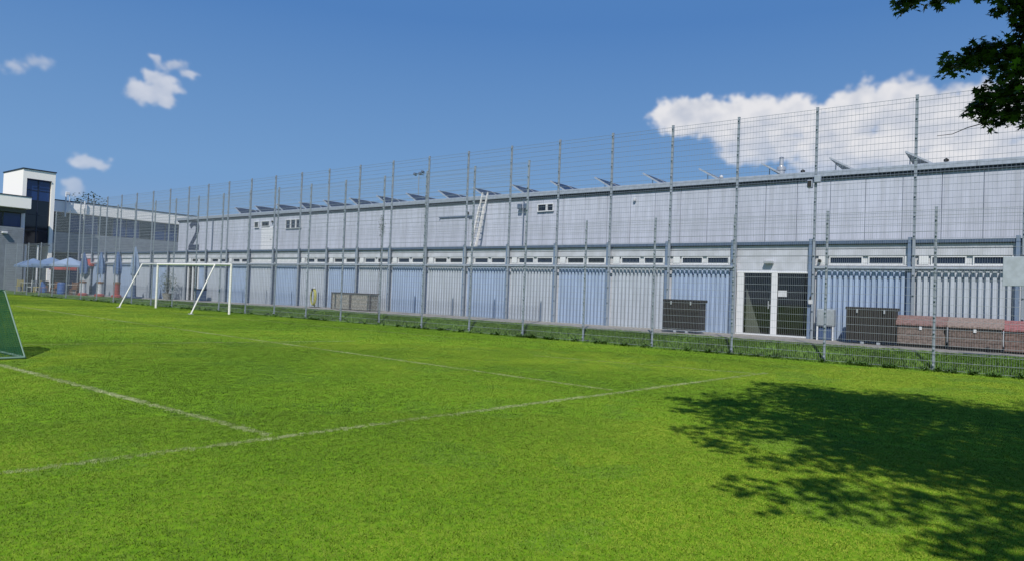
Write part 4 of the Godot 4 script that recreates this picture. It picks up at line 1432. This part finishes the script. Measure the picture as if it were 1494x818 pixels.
func far_buildings() -> void:
	# clubhouse wing at the left edge
	var c := thing("clubhouse", "grey boarded clubhouse with white roof fascia at the left edge", "building", Vector3(0, 0, -69.0))
	var st := mb()
	bx(st, Vector3(-4, -0.3, -0.7), Vector3(21.75, 5.7, -12))
	bx(st, Vector3(-3.9, 5.7, -1.6), Vector3(21.0, 7.0, -12))
	obj("wall", st, M.cladding, c)
	boards(c, -4.0, 21.8, 0.05, 5.68, -0.685)
	st = mb()
	cbox(st, Vector3(9.0, 7.86, -6.0), Vector3(26.1, 1.02, 12.0), 0.02)
	obj("fascia", st, M.render_white, c)
	st = mb()
	cbox(st, Vector3(9.0, 8.40, -6.0), Vector3(26.22, 0.07, 12.1), 0.015)
	obj("roof_edge", st, M.trim_and_shade, c)
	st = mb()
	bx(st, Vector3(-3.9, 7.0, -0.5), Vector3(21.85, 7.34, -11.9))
	obj("shade_strip", st, M.frame_shade_grey, c)  # grey strip painted as the shade under the fascia
	window_row(c, 3.0, 21.7, 5.72, 6.98, -1.2, 14)
	st = mb()
	cbox(st, Vector3(20.35, 5.15, -0.5), Vector3(0.4, 0.18, 0.3), 0.03)
	obj("wall_lamp", st, M.white, c)
	# stair tower
	var t := thing("stair_tower", "white stair tower with a tall dark glass front", "building", Vector3(21.8, 0, -70.5))
	st = mb()
	bx(st, Vector3(0.0, 0, -0.02), Vector3(0.30, 10.2, -5.0))
	bx(st, Vector3(2.22, 0, -0.02), Vector3(2.52, 10.2, -5.0))
	bx(st, Vector3(0.0, 10.2, -0.02), Vector3(2.52, 11.0, -5.0))
	bx(st, Vector3(0.302, 0, -4.7), Vector3(2.218, 10.2, -4.99))
	obj("wall", st, M.render_white, t)
	st = mb()
	cbox(st, Vector3(1.26, 11.05, -2.5), Vector3(2.66, 0.1, 5.12), 0.015)
	obj("roof", st, M.trim_and_shade, t)
	st = mb()
	bx(st, Vector3(0.302, 10.12, 0.02), Vector3(2.218, 10.2, 0.06))
	obj("blind_box", st, M.trim_and_shade, t)
	var ys := [4.4, 5.6, 7.0, 8.3, 9.2, 10.12]
	for j in 5:
		for i in 2:
			st = mb()
			var a := 0.304 + 0.957 * i
			for q in [[a, a + 0.04, ys[j], ys[j + 1]], [a + 0.916, a + 0.956, ys[j], ys[j + 1]], [a + 0.04, a + 0.916, ys[j], ys[j] + 0.05]]:
				bx(st, Vector3(q[0], q[2] + 0.002, -0.30), Vector3(q[1], q[3] - 0.002, -0.22))
			var w := obj("window", st, M.trim_and_shade, t)
			st = mb()
			bx(st, Vector3(a + 0.04, ys[j] + 0.05, -0.28), Vector3(a + 0.916, ys[j + 1], -0.26))
			obj("pane", st, M.dark_glass if j < 3 else M.far_glass, w)
	st = mb()
	bx(st, Vector3(0.302, 0.0, -1.4), Vector3(2.218, 4.3, -1.5))
	obj("ground_floor_glass", st, M.dark_glass, t)
	for x in [0.42, 1.35]:
		st = mb()
		tube(st, Vector3(x, 0, 0.1), Vector3(x, 4.3, 0.1), 0.09, 0.09, 10)
		obj("column", st, M.render_white, t)
	st = mb()
	bx(st, Vector3(0.302, 4.3, -1.39), Vector3(2.218, 4.4, 0.25))
	obj("canopy", st, M.trim_and_shade, t)
	# office block behind the terrace
	var b := thing("office_block", "two-storey grey block with white fascia and a long blue window band", "building", Vector3(25.1, 0, -73.0))
	st = mb()
	bx(st, Vector3(0, 3.9, -0.02), Vector3(16.0, 5.78, -9.0))
	bx(st, Vector3(0.4, 5.78, -0.8), Vector3(16.0, 7.72, -9.0))
	bx(st, Vector3(0.4, 0, -2.0), Vector3(16.0, 3.9, -9.0))
	obj("wall", st, M.cladding, b)
	boards(b, 0.0, 16.0, 3.92, 5.77, -0.005)
	st = mb()
	cbox(st, Vector3(7.95, 8.25, -4.5), Vector3(16.4, 1.08, 9.3), 0.02)
	obj("fascia", st, M.render_white, b)
	st = mb()
	cbox(st, Vector3(7.95, 8.83, -4.5), Vector3(16.52, 0.08, 9.42), 0.015)
	obj("roof_edge", st, M.trim_and_shade, b)
	window_row(b, 0.1, 16.0, 5.80, 7.70, -0.25, 12)
	window_row(b, 0.5, 16.0, 0.2, 3.85, -1.9, 10)
	for q in [[0.9, 9.5, 7.3], [2.55, 9.0, 7.1], [1.2, 9.6, 8.5]]:
		st = mb()
		tube(st, Vector3(q[0], q[2], 0.35), Vector3(q[0], q[1], 0.35), 0.075 if q[0] != 1.2 else 0.03, 0.07 if q[0] != 1.2 else 0.03, 8)
		box(st, Vector3(q[0], q[2] + 0.3, 0.22), Vector3(0.06, 0.06, 0.26))
		if q[0] == 0.9:
			cbox(st, Vector3(q[0] + 0.12, 9.55, 0.35), Vector3(0.34, 0.28, 0.2), 0.02)
			box(st, Vector3(q[0] + 0.55, 9.42, 0.35), Vector3(0.7, 0.05, 0.05))
		obj("mast", st, M.frame_white, b)
	# tree beyond the block
	var tr := thing("distant_tree", "small dark tree crown rising behind the office block roof", "tree", Vector3(34.5, 0, -90.0))
	st = mb()
	path_tube(st, [Vector3(0, 0, 0), Vector3(0.1, 4, 0), Vector3(0, 8, 0), Vector3(0.1, 11.5, 0)], 0.22, 0.05, 8)
	obj("trunk", st, M.bark, tr)
	leaf_cloud(tr, "crown", 1200, Vector3(0, 9.2, 0), Vector3(2.6, 2.9, 2.6), 0.34, 203, Color(0.045, 0.065, 0.03))
	# floodlight mast behind the hall
	var fm := thing("floodlight_mast", "thin floodlight mast with three lamps far behind the hall roof", "mast", Vector3(52.0, 0, -51.5))
	st = mb()
	tube(st, Vector3(0, 0, 0), Vector3(0, 14.0, 0), 0.07, 0.045, 8)
	obj("pole", st, M.steel, fm)
	st = mb()
	box(st, Vector3(0, 14.1, 0), Vector3(1.5, 0.07, 0.07))
	obj("crossarm", st, M.eave, fm)
	for q in [[-0.7, 13.95], [0.05, 14.15], [0.45, 14.4]]:
		st = mb()
		cbox(st, Vector3(q[0], q[1], 0.1), Vector3(0.4, 0.24, 0.22), 0.03, Basis(Vector3.FORWARD, 0.3))
		obj("lamp", st, M.eave, fm)

# ---------------------------------------------------------------- scene
func _ready() -> void:
	var yaw := 0.93395
	var pitch := 0.02068
	var roll := 0.03756
	var fw := Vector3(sin(yaw) * cos(pitch), sin(pitch), -cos(yaw) * cos(pitch))
	var r0 := Vector3(cos(yaw), 0, sin(yaw))
	var u0 := r0.cross(fw)
	var cam := Camera3D.new()
	cam.name = "camera"
	cam.fov = rad_to_deg(2.0 * atan(409.0 / 980.52))
	cam.near = 0.05
	cam.far = 5000.0
	cam.transform = Transform3D(Basis(r0 * cos(roll) + u0 * sin(roll), -r0 * sin(roll) + u0 * cos(roll), -fw), Vector3(0, 1.504, 0))
	add_child(cam)
	cam.current = true
	var env := Environment.new()
	env.background_mode = Environment.BG_SKY
	env.sky = Sky.new()
	env.sky.sky_material = make_sky()
	env.background_energy_multiplier = 1.0
	env.tonemap_mode = Environment.TONE_MAPPER_LINEAR
	env.tonemap_exposure = 1.0
	env.sdfgi_enabled = true
	env.ssao_enabled = true
	env.ssil_enabled = true
	var we := WorldEnvironment.new()
	we.name = "world_environment"
	we.environment = env
	add_child(we)
	var sun := DirectionalLight3D.new()
	sun.name = "sun"
	sun.light_energy = 1.55
	sun.light_color = Color(1.0, 0.965, 0.91)
	sun.light_angular_distance = 0.53
	sun.shadow_enabled = true
	sun.basis = Basis.looking_at(SUN_DIR.normalized(), Vector3.UP)
	add_child(sun)
	make_materials()
	base_back = mesh_panel(2.5, 3.66, 8.0, 0.1, 0.2, 0.0025, 0.0042)
	ground_and_path()
	hall()
	far_buildings()
	fences()
	solar()
	ladder()
	by_the_wall()
	goals()
	terrace()
	big_tree()
	field_line(Vector2(4.0, -24.0), Vector2(4.04, -5.95), 0.80, 501)
	field_line(Vector2(0.2, -6.36), Vector2(15.2, -4.22), 0.68, 502)
	field_line(Vector2(9.9, -5.2), Vector2(10.6, -15.2), 0.62, 503)
	field_line(Vector2(10.6, -15.2), Vector2(12.3, -40.0), 0.62, 507)
	field_line(Vector2(13.9, -9.5), Vector2(14.85, -4.28), 0.42, 504)
	field_line(Vector2(14.5, -5.6), Vector2(14.85, -4.25), 0.6, 508)
	field_line(Vector2(4.9, -17.6), Vector2(12.9, -15.1), 0.45, 505)
	field_line(Vector2(16.4, -33.0), Vector2(16.9, -14.0), 0.32, 506)
	lawn_grass()
	bank_grass()
